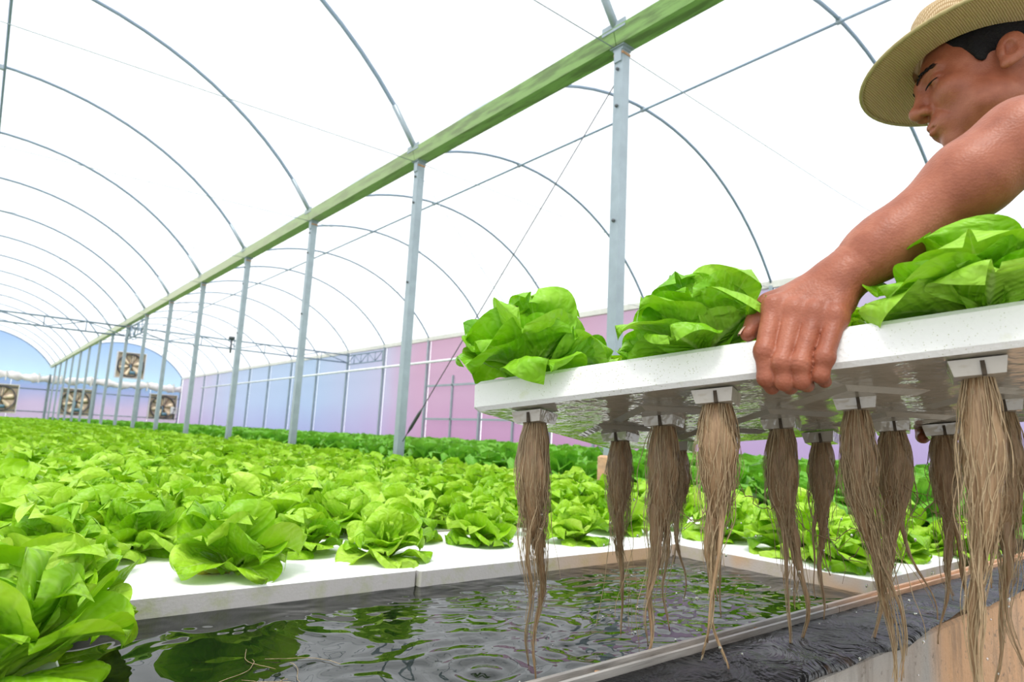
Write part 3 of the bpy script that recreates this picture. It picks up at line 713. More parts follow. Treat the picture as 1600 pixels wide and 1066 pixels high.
UPZ = RT + .002
GF = 'lettuces floating on the white rafts'
front = [ # explicit plants at the water's edge: x, y, scale, label
    (.475, 1.49, 1.00, 'large open lettuce overhanging the raft edge in the front row, left of the seam'),
    (.855, 1.50, .86, 'lettuce in the front row right beside the raft seam, above dark water'),
    (1.215, 1.60, .84, 'pale hearted lettuce in the front row, left of the first hanging root'),
    (1.535, 1.50, .84, 'lettuce in the front row standing above the raft edge painted with orange light'),
    (.16, 1.60, 1.0, 'broad lettuce at left where the front row meets the near raft'),
    (.70, 1.66, .8, 'lettuce half hidden between the two front row plants left of the seam'),
    (.00, 1.16, 1.0, 'near lettuce with crinkled heart at the left edge'),
    (.135, 1.235, .86, 'near lettuce whose broad leaf covers the raft corner'),
    (.045, .96, 1.12, 'closest blurred lettuce in the lower left corner'),
    (-.17, 1.36, 1.0, 'lettuce at the left edge behind the near raft plants'),
    (2.10, 1.33, 1.05, 'lettuce behind the roots at the corner of the open water'),
    (2.02, 1.05, 1.1, 'lettuce overhanging the right raft with a yellowing leaf'),
    (2.30, .88, 1.05, 'lettuce on the right raft next to the rail'),
    (2.36, 1.16, 1.1, 'second lettuce in on the right raft, behind the rail plant'),
    (2.60, .98, 1.1, 'lettuce at the right end of the right raft by the wall'),
    (1.985, .85, 1.0, 'lettuce on the right raft corner nearest the rail and open water'),
    (2.20, 1.03, 1.1, 'lettuce filling the middle of the right raft'),
    (2.63, .76, .95, 'lettuce squeezed into the right raft corner against the rail'),
    (2.38, 1.46, 1.05, 'lettuce just behind the right raft, in the middle'),
    (2.63, 1.30, 1.05, 'lettuce just behind the right raft, at its right end'),
    (1.84, 1.60, .95, 'lettuce behind the corner where the white raft edges meet'),
    (2.14, 1.63, 1.0, 'lettuce two places behind the water corner, right of the seam'),
    (2.62, 1.62, 1.0, 'lettuce at the right wall two places behind the right raft'),
    (.33, 1.78, .95, 'lettuce peeping over the large open front row plant on its left'),
    (1.03, 1.74, .9, 'lettuce filling the gap right of the raft seam, one step back'),
    (1.39, 1.78, .9, 'lettuce filling the gap behind the first hanging root'),
    (-.04, 1.52, 1.0, 'lettuce at the left edge one step behind the near raft'),
]
for i, (x, y, s, lab) in enumerate(front):
    lettuce((x, y, UPZ), s, 300 + i, lab, GF, ME_HM, yellow=(i in (0, 3, 11)), openness=.05 if i in (0, 8) else 0)
cand = []
for r in range(0, 210):
    y = 1.93 + r * .195
    if y > YEND - .6: break
    for c in range(-3, 15):
        x = -.12 + c * .215 + (.107 if r % 2 else 0)
        if x > 2.68: continue
        px, py, dep = view((x, y, .65))
        if px < -160 or px > 1760: continue
        cand.append((dep, x + rnd.uniform(-.03, .03), y + rnd.uniform(-.03, .03), r))
cand.sort()
NEAR, TOTAL = 76, 240; rowc = {}
for i, (dep, x, y, r) in enumerate(cand[:TOTAL]):
    rowc[r] = rowc.get(r, 0); k = sorted(xx for dd, xx, yy, r2 in cand[:TOTAL] if r2 == r).index(x)
    lab = 'butterhead lettuce in the %s row behind the front row, %s plant from the left' % (ORD[r], ORD[k]) if r < 9 else 'small butterhead lettuce deep in the dense field'
    s = rnd.uniform(.86, 1.08)
    if i < NEAR: lettuce((x, y, UPZ), s, 1000 + i, lab, GF, ME_M, yellow=(i % 9 == 4))
    else:
        o = bpy.data.objects.new('lettuce', WH[i % 5]); COL.objects.link(o); o.location = (x, y, UPZ); o.rotation_euler = (0, 0, rnd.uniform(0, 6.28)); o.scale = (s, s, s * rnd.uniform(.95, 1.1)); tag(o, lab, 'lettuce', GF)
def field(pts, proto, name, label, mat, sc0):
    VV = []; FF = []; UU = []; n0 = 0
    for (x, y, z) in pts:
        V, Fc, uv = proto[nrs.randint(len(proto))]; a = nrs.uniform(0, 6.28); s = sc0 * nrs.uniform(.85, 1.12); c, sn = math.cos(a) * s, math.sin(a) * s
        VV.append(np.stack([V[:, 0]*c - V[:, 1]*sn + x, V[:, 0]*sn + V[:, 1]*c + y, V[:, 2] * s * nrs.uniform(.9, 1.15) + z], 1)); FF.append(Fc + n0); UU.append(uv); n0 += len(V)
    me = mesh_np(name, np.vstack(VV), np.vstack(FF), np.vstack(UU)); tag(ob(name, me, mat), label, 'lettuce', kind='stuff')
PX = [whole(LIB_X, 70 + k, (5, 5, 5, 4, 3), None, '') for k in range(6)]; PXX = [whole(LIB_X, 90 + k, (4, 4, 4, 3, 0), None, '') for k in range(6)]
field([(x, y, UPZ) for dep, x, y, r in cand[TOTAL:] if y < 12], PX, 'lettuce_field', 'dense pale green lettuce field in the middle distance', MAT['leaf'], 1.0)
field([(x, y, UPZ) for dep, x, y, r in cand[TOTAL:] if y >= 12 and (r % 2 == 0 or y < 20)], PXX, 'lettuce_field', 'far end of the pale green lettuce field below the fans', MAT['leaf'], 1.05)
pts = []
for r in range(0, 170):
    y = .6 + r * .25
    if y > YEND - .6: break
    for c in range(0, 24):
        x = 3.22 + c * .25 + (.12 if r % 2 else 0)
        px, py, dep = view((x, y, .7))
        if px < -60 or px > 1760 or (dep > 16 and (r + c) % 2): continue
        pts.append((x + rnd.uniform(-.04, .04), y + rnd.uniform(-.04, .04), .58 + rnd.uniform(0, .03)))
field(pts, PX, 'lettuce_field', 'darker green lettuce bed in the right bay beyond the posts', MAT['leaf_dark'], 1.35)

# ------------------------------------------------------------------ lifted raft
LL = np.array([0.593, 0.814, 0.9091]); LD = np.array([0.2811, -0.9531, 0.1123]); LW = np.array([0.9571, 0.2699, -0.105]); LN = np.array([0.0697, 0.137, 0.9881])
LT = .0474; LWID = .505; LLEN = .965
MR = Matrix((Vector(LD), Vector(LW), Vector(LN))).transposed()
lift = empty('foam_raft', tuple(LL)); lift.rotation_euler = MR.to_euler(); tag(lift, 'white foam raft lifted and tilted in the air by the man, roots hanging below', 'raft')
v, f = bbox_b((LLEN / 2, LWID / 2, LT / 2), (LLEN, LWID, LT), .006)
sl = ob('slab', mesh_np('slab', v, f, smooth=False, mi=[1] + [0] * (len(f) - 1)), [MAT['foam'], MAT['foam_wet']], lift, world=False)
POTS = [(.083, .052), (.364, .048), (.642, .048), (.905, .05), (.243, .172), (.510, .178), (.785, .175), (.118, .285), (.392, .285), (.667, .285), (.262, .395), (.535, .39), (.80, .39), (.165, .455), (.420, .462), (.60, .470)]
def frust(a, b, z0, z1, rot):
    r = []
    for hw, z in ((a, z0), (b, z1)):
        r.append([(hw * math.sqrt(2) * math.cos(rot + k * math.pi / 2 + math.pi / 4), hw * math.sqrt(2) * math.sin(rot + k * math.pi / 2 + math.pi / 4), z) for k in range(4)])
    v, f = loft(r[::-1]); return v, f
v, f = frust(.066, .050, .002, -.005, math.pi / 4); PADM = mesh_np('pad', v, f, smooth=False); PADM.materials.append(MAT['foam_wet'])
v, f = frust(.026, .0225, -.002, -.019, 0); BOSM = mesh_np('pot', v, f, smooth=False); BOSM.materials.append(MAT['foam_wet'])
v, f = box((.004, -.0235, -.0125), (.004, .007, .015)); SLIM = mesh_np('slit', v, f, smooth=False); SLIM.materials.append(MAT['soil_plug'])
v, f = loft([[(.024 * math.cos(a), .024 * math.sin(a), z) for a in np.linspace(0, 6.283, 16, endpoint=False)] for z in (LT - .02, LT + .004)]); PLUM = mesh_np('plug', v, f); PLUM.materials.append(MAT['soil_plug'])
for (s, w_) in POTS:
    if .1 < w_ < .42:
        o = ob('pad', PADM, None, lift, world=False); o.location = (s, w_, 0)
    o = ob('pot', BOSM, None, lift, world=False); o.location = (s, w_, 0); o.rotation_euler = (0, 0, .06 * math.sin(s * 40))
    q = ob('slit', SLIM, None, o, world=False)
    o = ob('growing_plug', PLUM, None, lift, world=False); o.location = (s, w_, 0)

def roots_mesh(base, length, r0, seed, ns, tails, drift=(0, 0), floor_z=None):
    rs = np.random.RandomState(seed); T = 26; base = np.asarray(base, float)
    t = np.linspace(0, 1, T)[None, :]
    kk = rs.randint(0, tails, ns); ta = rs.uniform(0, 6.28, tails); tr = rs.uniform(.3, 1.0, tails) * r0 * 1.1; tl = np.concatenate([[1.0], rs.uniform(.62, .95, tails - 1)]) if tails > 1 else np.array([1.0])
    tph = rs.uniform(0, 6.28, (tails, 4))
    te = np.where(rs.rand(ns) < .66, rs.uniform(.22, .48, ns), np.where(rs.rand(ns) < .72, rs.uniform(.42, .70, ns), rs.uniform(.72, 1.0, ns) ** .7)) * tl[kk]
    tt = t * te[:, None]
    prof = np.interp(tt, [0, .06, .16, .30, .48, .65, .85, 1], [.66, .88, 1.05, .95, .54, .22, .08, .03])
    ang = rs.uniform(0, 6.28, ns); rad = np.sqrt(rs.uniform(0.08, 1, ns))
    ang_t = ang[:, None] + rs.normal(0, .5, ns)[:, None] * tt * 2
    sm = np.clip((tt - .2) / .6, 0, 1); sm = sm * sm * (3 - 2 * sm)
    cx = (np.cos(ta) * tr)[kk][:, None] * sm * 1.3 + drift[0] * sm + .010 * np.sin(tph[kk, 0][:, None] + tt * 8) * tt + .004 * np.sin(tph[kk, 1][:, None] + tt * 21) * tt
    cy = (np.sin(ta) * tr)[kk][:, None] * sm * 1.3 + drift[1] * sm + .010 * np.sin(tph[kk, 2][:, None] + tt * 7) * tt + .004 * np.sin(tph[kk, 3][:, None] + tt * 19) * tt
    dec = (1 - .75 * sm)
    wig = .0028 * dec * (np.sin(rs.uniform(0, 6.28, ns)[:, None] + tt * rs.uniform(14, 46, ns)[:, None])); wig2 = .0028 * dec * (np.sin(rs.uniform(0, 6.28, ns)[:, None] + tt * rs.uniform(14, 46, ns)[:, None]))
    stray = (rs.rand(ns) < .06)[:, None] * rs.normal(0, .026, (ns, 1)) * tt; stray2 = (rs.rand(ns) < .06)[:, None] * rs.normal(0, .026, (ns, 1)) * tt
    X = base[0] + cx + r0 * rad[:, None] * prof * np.cos(ang_t) + wig * np.clip(tt * 4, 0, 1) + stray
    Y = base[1] + cy + r0 * rad[:, None] * prof * np.sin(ang_t) + wig2 * np.clip(tt * 4, 0, 1) + stray2
    Z = base[2] - length * tt
    if floor_z is not None: Z = np.maximum(Z, floor_z)
    rr = rs.uniform(.00036, .00072, ns)[:, None] * (1 - .35 * t) ; rr = np.where(te[:, None] > .68 * tl[kk][:, None], rr * 1.5, rr)
    P = np.stack([X, Y, Z], -1)
    V = np.empty((ns, T, 3, 3))
    for k in range(3):
        a = 2 * math.pi * k / 3; V[:, :, k, :] = P + np.stack([rr * math.cos(a), rr * math.sin(a), 0 * rr], -1)
    idx = np.arange(ns * T * 3).reshape(ns, T, 3); Fq = []
    for k in range(3): Fq.append(np.stack([idx[:, :-1, k], idx[:, :-1, (k+1) % 3], idx[:, 1:, (k+1) % 3], idx[:, 1:, k]], -1).reshape(-1, 4))
    strands = (V.reshape(-1, 3), np.vstack(Fq))
    rings = []
    for i, q in enumerate(np.linspace(0, .42, 12)):
        pr = np.interp(q, [0, .06, .16, .30, .42], [.55, .78, .92, .66, .12]) * r0
        rings.append([(base[0] + drift[0] * max(0, q - .2) + pr * math.cos(a) * (1 + .16 * math.sin(5 * a + i + seed)), base[1] + drift[1] * max(0, q - .2) + pr * math.sin(a) * (1 + .16 * math.cos(4 * a - i * 1.3)), base[2] - length * q) for a in np.linspace(0, 6.283, 14, endpoint=False)])
    cores = [loft(rings)]
    for k in range(tails):                                   # strands gathered into thinner ropes lower down
        q = np.linspace(.24, tl[k] * .97, 22); sk_ = np.clip((q - .2) / .6, 0, 1); sk_ = sk_ * sk_ * (3 - 2 * sk_)
        px_ = base[0] + np.cos(ta[k]) * tr[k] * sk_ * 1.3 + drift[0] * sk_ + .010 * np.sin(tph[k, 0] + q * 8) * q + .004 * np.sin(tph[k, 1] + q * 21) * q
        py_ = base[1] + np.sin(ta[k]) * tr[k] * sk_ * 1.3 + drift[1] * sk_ + .010 * np.sin(tph[k, 2] + q * 7) * q + .004 * np.sin(tph[k, 3] + q * 19) * q
        rk = np.interp(q / tl[k], [.24, .42, .6, .8, 1], [.50, .34, .16, .075, .035]) * r0 * (1.0 if k == 0 else .6) * (1 + .12 * np.sin(q * 60 + k))
        cores.append(tube(np.stack([px_, py_, base[2] - length * q], 1), np.maximum(rk, .0009), 8))
    return strands, merge(cores)
GR = 'lettuces growing in the lifted raft'
RLAB = {0: ('lettuce at the free corner of the lifted raft with thick straight root', .92, .405, .026, 2, (.02, .0)), 1: ('tall lettuce beside the thumb on the lifted raft', .80, .345, .027, 4, (0, .01)),
 2: ('large lettuce under the forearm on the lifted raft', .92, .43, .0215, 2, (-.02, -.0)), 3: ('lettuce at the near end of the lifted raft by the man', 1.0, .40, .03, 2, (0, 0)),
 4: ('lettuce between the first two front plants of the lifted raft', .74, .38, .026, 3, (-.01, .0)), 5: ('lettuce behind the gripping hand on the lifted raft', .62, .40, .0225, 2, (.03, -.02)), 6: ('second row lettuce near the man on the lifted raft', .9, .36, .027, 3, (0, 0)),
 7: ('lettuce at the far left of the third row of the lifted raft', .72, .34, .024, 1, (.01, 0)), 8: ('middle lettuce in the third row of the lifted raft', .8, .37, .026, 4, (0, 0)), 9: ('third row lettuce below the forearm on the lifted raft', .9, .38, .027, 3, (.02, 0)),
 10: ('fourth row lettuce at the left of the lifted raft', .7, .30, .022, 2, (0, 0)), 11: ('fourth row lettuce in the middle of the lifted raft', .8, .36, .027, 5, (0, 0)), 12: ('fourth row lettuce near the man on the lifted raft', .9, .34, .025, 3, (0, 0)),
 13: ('lettuce at the far left corner of the back row on the lifted raft', .7, .28, .021, 2, (0, 0)), 14: ('lettuce in the middle of the back row on the lifted raft', .8, .32, .023, 4, (0, 0)), 15: ('lettuce at the back row end near the far hand', .8, .34, .024, 4, (.01, .0))}
LET = []
for i, (s, w_) in enumerate(POTS):
    lab, sc_, ln, r0, tails, dr = RLAB[i]
    ls = s - .012 if i == 1 else (s + .02 if i == 2 else s)
    top = LL + LD * ls + LW * w_ + LN * (LT + .002); e = lettuce(tuple(top), sc_, 700 + i + (40 if i == 1 else 0), lab, GR, ME_H if i in (0, 1, 2, 4) else ME_M, zaxis=tuple(LN), openness=.04, zs=.66 if i == 2 else (1.0 if i in (0, 1) else .8))
    LET.append(e); b = LL + LD * s + LW * w_ - LN * .017
    st, co = roots_mesh(b, ln, r0, 50 + i, 150 if i == 2 else (230 if i in (0, 1, 4, 5, 8) else 150), tails, dr)
    o = ob('roots', mesh_np('roots', *st), MAT['root'], e); o.matrix_parent_inverse = base_matrix(e).inverted(); tag(o, 'tangle of wet tan hanging roots', kind='stuff')
    o = ob('root_core', mesh_np('root_core', *co), MAT['root_core'], e); o.matrix_parent_inverse = base_matrix(e).inverted()
HAT_TILT = 9.5
# ------------------------------------------------------------------ person (signed distance surface)
HC = np.array([1.2945, 0.2988, 1.5242]); HR = np.array([[0.872, -0.49, 0.008], [0.467, 0.836, 0.289], [-0.148, -0.248, 0.957]])
q, _r = np.linalg.qr(HR); HR = q * np.sign(np.diag(_r))
def smin(a, b, k):
    if k <= 0: return np.minimum(a, b)
    h = np.clip(.5 + .5 * (b - a) / k, 0, 1); return b * (1 - h) + a * h - k * h * (1 - h)
def smax(a, b, k): return -smin(-a, -b, k)
def cap(p, a, b, ra, rb=None, sq=None):
    a = np.asarray(a, float); b = np.asarray(b, float); rb = ra if rb is None else rb
    d = b - a; t = np.clip(((p - a) @ d) / (d @ d), 0, 1); c = p - (a + t[:, None] * d)
    if sq is not None:                                      # squashed section: axis, factor
        ax = np.asarray(sq[0], float); ax = ax / np.linalg.norm(ax); c = c + np.outer(c @ ax, ax) * (sq[1] - 1)
    return np.sqrt((c * c).sum(1)) - (ra + (rb - ra) * t)
def ell(p, c, r, R=None):
    x = p - np.asarray(c, float)
    if R is not None: x = x @ R
    r = np.asarray(r, float); k0 = np.sqrt(((x / r) ** 2).sum(1)); k1 = np.sqrt(((x / (r * r)) ** 2).sum(1)); return k0 * (k0 - 1) / (k1 + 1e-9)
def sph(p, c, r): return np.sqrt(((p - np.asarray(c, float)) ** 2).sum(1)) - r

def sd_head(p):                                             # head frame: x right, y forward, z up
    d = ell(p, (0, -.018, .052), (.076, .100, .086))
    d = smin(d, ell(p, (0, .034, -.008), (.063, .062, .092)), .03)
    d = smin(d, ell(p, (0, .034, -.062), (.053, .052, .042)), .025)
    d = smin(d, sph(p, (0, .078, -.088), .018), .022)
    for s in (-1, 1):
        d = smin(d, ell(p, (s * .042, .066, -.010), (.022, .020, .020)), .022)
        d = smin(d, ell(p, (s * .056, .02, -.052), (.014, .03, .022)), .03)
        d = smin(d, cap(p, (s * .008, .091, .040), (s * .046, .074, .043), .009, .007), .014)
        d = smax(d, -ell(p, (s * .033, .103, .021), (.019, .018, .013)), .014)
        d = smin(d, ell(p, (s * .033, .0775, .021), (.0155, .0115, .0115)), .006)
        d = smax(d, -cap(p, (s * .018, .090, .0175), (s * .049, .079, .0195), .0013), .002)    # lid slit
        d = smax(d, -cap(p, (s * .049, .079, .019), (s * .060, .068, .028), .0011), .003)     # crow's feet
        d = smax(d, -cap(p, (s * .049, .079, .016), (s * .061, .066, .014), .0011), .003)
    d = smin(d, cap(p, (0, .090, .034), (0, .112, -.008), .0085, .0105), .014)
    d = smin(d, sph(p, (0, .116, -.012), .0115), .010)
    for s in (-1, 1):
        d = smin(d, ell(p, (s * .0125, .1035, -.0175), (.0085, .012, .0085)), .006)
        d = smax(d, -ell(p, (s * .0075, .110, -.0265), (.0042, .0065, .005)), .003)
        d = smax(d, -cap(p, (s * .021, .098, -.018), (s * .036, .082, -.048), .0016), .007)   # nasolabial fold
    d = smin(d, ell(p, (0, .088, -.052), (.030, .018, .022)), .016)
    for s in (-1, 1):
        d = smin(d, cap(p, (0, .1045, -.0475), (s * .022, .0905, -.0515), .0052, .003), .006)
        d = smin(d, cap(p, (0, .1030, -.0600), (s * .019, .0905, -.0570), .0062, .0035), .006)
        d = smax(d, -cap(p, (0, .1105, -.0535), (s * .027, .0915, -.0545), .0016), .003)
    d = smax(d, -cap(p, (-.015, .104, -.0705), (.015, .104, -.0705), .004), .012)
    for s in (-1, 1):
        a = .28; Re = np.array([[1, 0, 0], [0, math.cos(a), math.sin(a)], [0, -math.sin(a), math.cos(a)]])
        c = np.array((s * .084, -.016, .004)); x = (p - c) @ Re.T
        yw = x.copy(); yw[:, 0] = x[:, 0] - s * (-.35) * x[:, 1] * 1.0
        e = ell(yw, (0, 0, 0), (.0100, .0195, .031))
        e = smax(e, -ell(yw, (s * .0105, .004, -.003), (.0115, .0100, .0150)), .003)
        e = smax(e, -cap(yw, (s * .0100, -.0105, -.010), (s * .0105, -.003, .0215), .0034), .003)
        e = smin(e, cap(yw, (s * .003, .013, -.006), (s * .002, .014, .004), .0045), .004)
        e = smin(e, sph(yw, (s * .0, .008, -.027), .0075), .008)
        d = smin(d, e, .005)
    return d

# joints (world metres); left arm grips the near edge of the raft
Wl = np.array((.779, .332, 1.082)); El = np.array((.876, .172, 1.236)); Sl = np.array((1.125, .02, 1.318)); Sr = np.array((1.545, .165, 1.315))
NB = np.array((1.335, .165, 1.385)); CH = np.array((1.36, .04, 1.24)); BE = np.array((1.42, -.10, 1.06)); HP = np.array((1.46, -.20, .93))
LAT = np.array((.93, .36, -.06)); LAT /= np.linalg.norm(LAT)
RH = LL + LD * .60 + LW * LWID                               # far edge of the raft, where the right hand grips
Wr = RH + LW * .045 - LD * -.075 + LN * .085; Er = np.array((1.60, .30, 1.07))
FN = {  # MCP, PIP, DIP, tip as (s, v, n) along the raft
 'index': [(.455, .000, .084), (.443, -.0195, .025), (.441, -.0155, -.006), (.442, .004, -.0135)],
 'middle': [(.478, .000, .074), (.461, -.0205, .009), (.460, -.0155, -.0125), (.462, .005, -.0155)],
 'ring': [(.499, .001, .067), (.480, -.0195, .005), (.478, -.0145, -.0135), (.480, .006, -.0150)],
 'little': [(.520, .003, .060), (.505, -.0155, .010), (.498, -.0130, -.009), (.499, .005, -.0130)]}
FRAD = {'index': (.0130, .0112, .0100, .0085), 'middle': (.0132, .0112, .0100, .0085), 'ring': (.0128, .0107, .0095, .0082), 'little': (.0118, .0098, .0088, .0074)}
def sv(c): return LL + LD * c[0] + LW * c[1] + LN * c[2]
def chain_hand(p, joints, rads, wrist, thumb, trad, back):
    pal = None
    for k in joints:
        J = joints[k]; a = wrist + (J[0] - wrist) * .12
        e = cap(p, a, J[0] - back * .002, .0175, .0128); pal = e if pal is None else smin(pal, e, .014)
    pal = smin(pal, cap(p, wrist, thumb[0], .022, .0165), .018)
    ks = list(joints); pal = smin(pal, cap(p, joints[ks[0]][0] * .55 + wrist * .45 - back * .008, joints[ks[3]][0] * .55 + wrist * .45 - back * .008, .017, .015), .014)
    for k in ks: pal = smin(pal, sph(p, joints[k][0] + back * .0058, .0088), .005)
    for k in ks: pal = smin(pal, cap(p, joints[k][0] + back * .0052, wrist + (joints[k][0] - wrist) * .35 + back * .011, .0052, .0040), .007)
    d = pal
    for k in ks:
        J = joints[k]; R = rads[k]; f = cap(p, J[0], J[1], R[0], R[1])
        f = smin(f, sph(p, J[1], R[1] * 1.06), .006)
        f = smin(f, cap(p, J[1], J[2], R[1] * .98, R[2]), .005); f = smin(f, cap(p, J[2], J[3], R[2], R[3]), .005)
        for off in (-.0045, 0, .0045):                                     # knuckle creases
            ax = (J[1] - J[0]); ax = ax / np.linalg.norm(ax); c = J[1] + ax * off
            x = p - c; h = x @ ax; f = f + .0008 * np.exp(-(h / .0009) ** 2) * (np.abs(f) < .006) * (((p - c) @ back) > 0)
        dd = np.minimum(d, f); near = smin(d, f, .010); t = np.clip(sph(p, J[0], .016) / .012, 0, 1); d = near * (1 - t) + dd * t
    T = thumb; f = cap(p, T[0], T[1], trad[0], trad[1]); f = smin(f, cap(p, T[1], T[2], trad[1], trad[2]), .006); d = smin(d, f, .009 * 1)
    return d
HL = {k: [sv(c) for c in v] for k, v in FN.items()}
THL = [sv(c) for c in ((.446, .028, .096), (.430, .016, .074), (.4205, .007, .0575))]
bk = -LW * .85 + LN * .5; bk /= np.linalg.norm(bk)
def sd_lhand(p): return chain_hand(p, HL, FRAD, Wl, THL, (.0150, .0128, .0098), bk)
HRt = {}
for i, k in enumerate(('index', 'middle', 'ring', 'little')):
    s0 = .570 + .022 * i
    HRt[k] = [LL + LD * a + LW * b + LN * c for a, b, c in ((s0 + .006, LWID + .006, .075 - .006 * i), (s0, LWID + .022, .020), (s0, LWID + .012, -.011), (s0, LWID - .018, -.0165))]
THR = [LL + LD * a + LW * b + LN * c for a, b, c in ((.585, LWID - .02, .095), (.560, LWID - .02, .078), (.540, LWID - .03, .062))]
def sd_rhand(p): return chain_hand(p, HRt, FRAD, Wr, THR, (.0150, .0128, .0098), LW)
def sd_larm(p):
    ax = Wl - El; ax = ax / np.linalg.norm(ax); m1 = El + (Wl - El) * .28
    d = cap(p, Wl + ax * .004, Wl - ax * .06, .0285, .0325, sq=(bk, 1.22)); d = smin(d, cap(p, Wl - ax * .05, m1, .0325, .0405), .03)
    d = smin(d, cap(p, m1, El, .0405, .0400), .03); d = smin(d, cap(p, El, Sl + (El - Sl) * .45, .0410, .047), .03); d = smin(d, cap(p, Sl + (El - Sl) * .45, Sl, .047, .058), .03)
    x = p - Wl
    h = x @ ax
    return d + .0006 * (np.exp(-((h + .012) / .0012) ** 2) + np.exp(-((h + .004) / .0012) ** 2) + np.exp(-((h + .021) / .0012) ** 2))
def sd_rarm(p):
    d = cap(p, Wr, Er, .029, .045); d = smin(d, cap(p, Er, Sr, .045, .058), .03); return d
def sd_torso(p, g=0.0):
    d = ell(p, CH, (.175 + g, .12 + g, .19 + g), TR)
    d = smin(d, ell(p, BE, (.155 + g, .125 + g, .17 + g), TR), .08); d = smin(d, ell(p, HP, (.17 + g, .13 + g, .14 + g), TR), .06)
    d = smin(d, cap(p, Sl, Sr, .062 + g, .062 + g), .06); d = smin(d, cap(p, NB, CH, .06 + g, .09 + g), .05); return d
up_t = NB - HP; up_t /= np.linalg.norm(up_t); fw_t = np.cross(up_t, LAT); fw_t /= np.linalg.norm(fw_t); lt_t = np.cross(fw_t, up_t); TR = np.stack([lt_t, fw_t, up_t], 1)
FEET = [HP + np.array((-.11, .02, 0)), HP + np.array((.10, -.06, 0))]
def sd_legs(p, g=0.0):
    d = None
    for i, ft in enumerate(FEET):
        hip = HP + lt_t * (-.09 if i == 0 else .09) - np.array((0, 0, .03)); kn = np.array((ft[0], ft[1] + .06, .50)); an = np.array((ft[0], ft[1] - .02, .09))
        e = cap(p, hip, kn, .082 + g, .058 + g); e = smin(e, cap(p, kn, an, .058 + g, .042 + g), .04); d = e if d is None else smin(d, e, .03)
    return d
def sd_neck(p): return cap(p, HC + HR @ np.array((0, -.030, -.03)), NB, .056, .062)
def sd_body(p):
    hd = np.full(len(p), 9.0); q = (p - HC) @ HR; m = (q * q).sum(1) < .28 ** 2
    if m.any(): hd[m] = sd_head(q[m])
    far = ~m; hd[far] = np.sqrt((q[far] ** 2).sum(1)) - .14
    d = smin(hd, sd_neck(p), .022)
    d = smin(d, sd_torso(p), .05)
    l = np.full(len(p), 9.0); m = np.sqrt(((p - sv((.48, 0, .06))) ** 2).sum(1)) < .22
    if m.any(): l[m] = sd_lhand(p[m])
    a = smin(sd_larm(p), l, .016)
    r = np.full(len(p), 9.0); m = np.sqrt(((p - RH) ** 2).sum(1)) < .26
    if m.any(): r[m] = sd_rhand(p[m])
    b = smin(sd_rarm(p), r, .016)
    d = smin(d, a, .012); d = smin(d, b, .012); return smin(d, sd_legs(p), .04)

def surface(fn, lo, hi, h):
    """surface nets on a grid refined only near the surface"""
    lo = np.asarray(lo, float); n = np.ceil((np.asarray(hi, float) - lo) / h).astype(int) + 1; B = 8
    nb = (n + B - 1) // B; n = nb * B
    ci = np.stack(np.meshgrid(*[np.arange(k) for k in nb], indexing='ij'), -1).reshape(-1, 3); cc = lo + (ci * B + B / 2) * h
    dv = fn(cc); vol = np.repeat(np.repeat(np.repeat(dv.reshape(nb), B, 0), B, 1), B, 2).astype(np.float32)
    act = ci[np.abs(dv) < B * h * 1.15]; g = np.stack(np.meshgrid(*[np.arange(B)] * 3, indexing='ij'), -1).reshape(-1, 3)
    for c0 in range(0, len(act), 600):
        blk = act[c0:c0+600]; ix = (blk[:, None, :] * B + g[None]).reshape(-1, 3)
        vol[ix[:, 0], ix[:, 1], ix[:, 2]] = fn(lo + ix * h)
    neg = vol < 0
    s = sum(neg[i:n[0]-1+i, j:n[1]-1+j, k:n[2]-1+k].astype(np.int8) for i in (0, 1) for j in (0, 1) for k in (0, 1))
    cell = np.argwhere((s > 0) & (s < 8)); idm = np.full(n - 1, -1, dtype=np.int64); idm[cell[:, 0], cell[:, 1], cell[:, 2]] = np.arange(len(cell))
    acc = np.zeros((len(cell), 3)); cnt = np.zeros(len(cell)); cor = [(i, j, k) for i in (0, 1) for j in (0, 1) for k in (0, 1)]
    val = {c: vol[cell[:, 0]+c[0], cell[:, 1]+c[1], cell[:, 2]+c[2]] for c in cor}
    for a in cor:
        for ax in range(3):
            if a[ax]: continue
            b = tuple(a[i] + (i == ax) for i in range(3)); va, vb = val[a], val[b]; m = (va < 0) != (vb < 0)
            t = np.where(m, va / (va - vb + 1e-12), 0); pt = np.array(a, float)[None] + np.eye(3)[ax][None] * t[:, None]
            acc[m] += pt[m]; cnt[m] += 1
    V = lo + (cell + acc / cnt[:, None]) * h; Q = []
    for ax in range(3):
        sl0 = [slice(None)] * 3; sl1 = [slice(None)] * 3; sl0[ax] = slice(0, n[ax]-1); sl1[ax] = slice(1, n[ax])
        a = neg[tuple(sl0)]; b = neg[tuple(sl1)]; e = np.argwhere(a != b); o1, o2 = (ax + 1) % 3, (ax + 2) % 3
        e = e[(e[:, o1] > 0) & (e[:, o2] > 0) & (e[:, o1] < n[o1]-1) & (e[:, o2] < n[o2]-1)]
        d1 = np.eye(3, dtype=int)[o1]; d2 = np.eye(3, dtype=int)[o2]
        q = np.stack([idm[tuple((e - x).T)] for x in (d1 + d2, d2, 0 * d1, d1)], 1); fl = a[tuple(e.T)]
        q[~fl] = q[~fl][:, ::-1]; Q.append(q)
    Q = np.vstack(Q); Q = Q[(Q >= 0).all(1)]; return V, Q

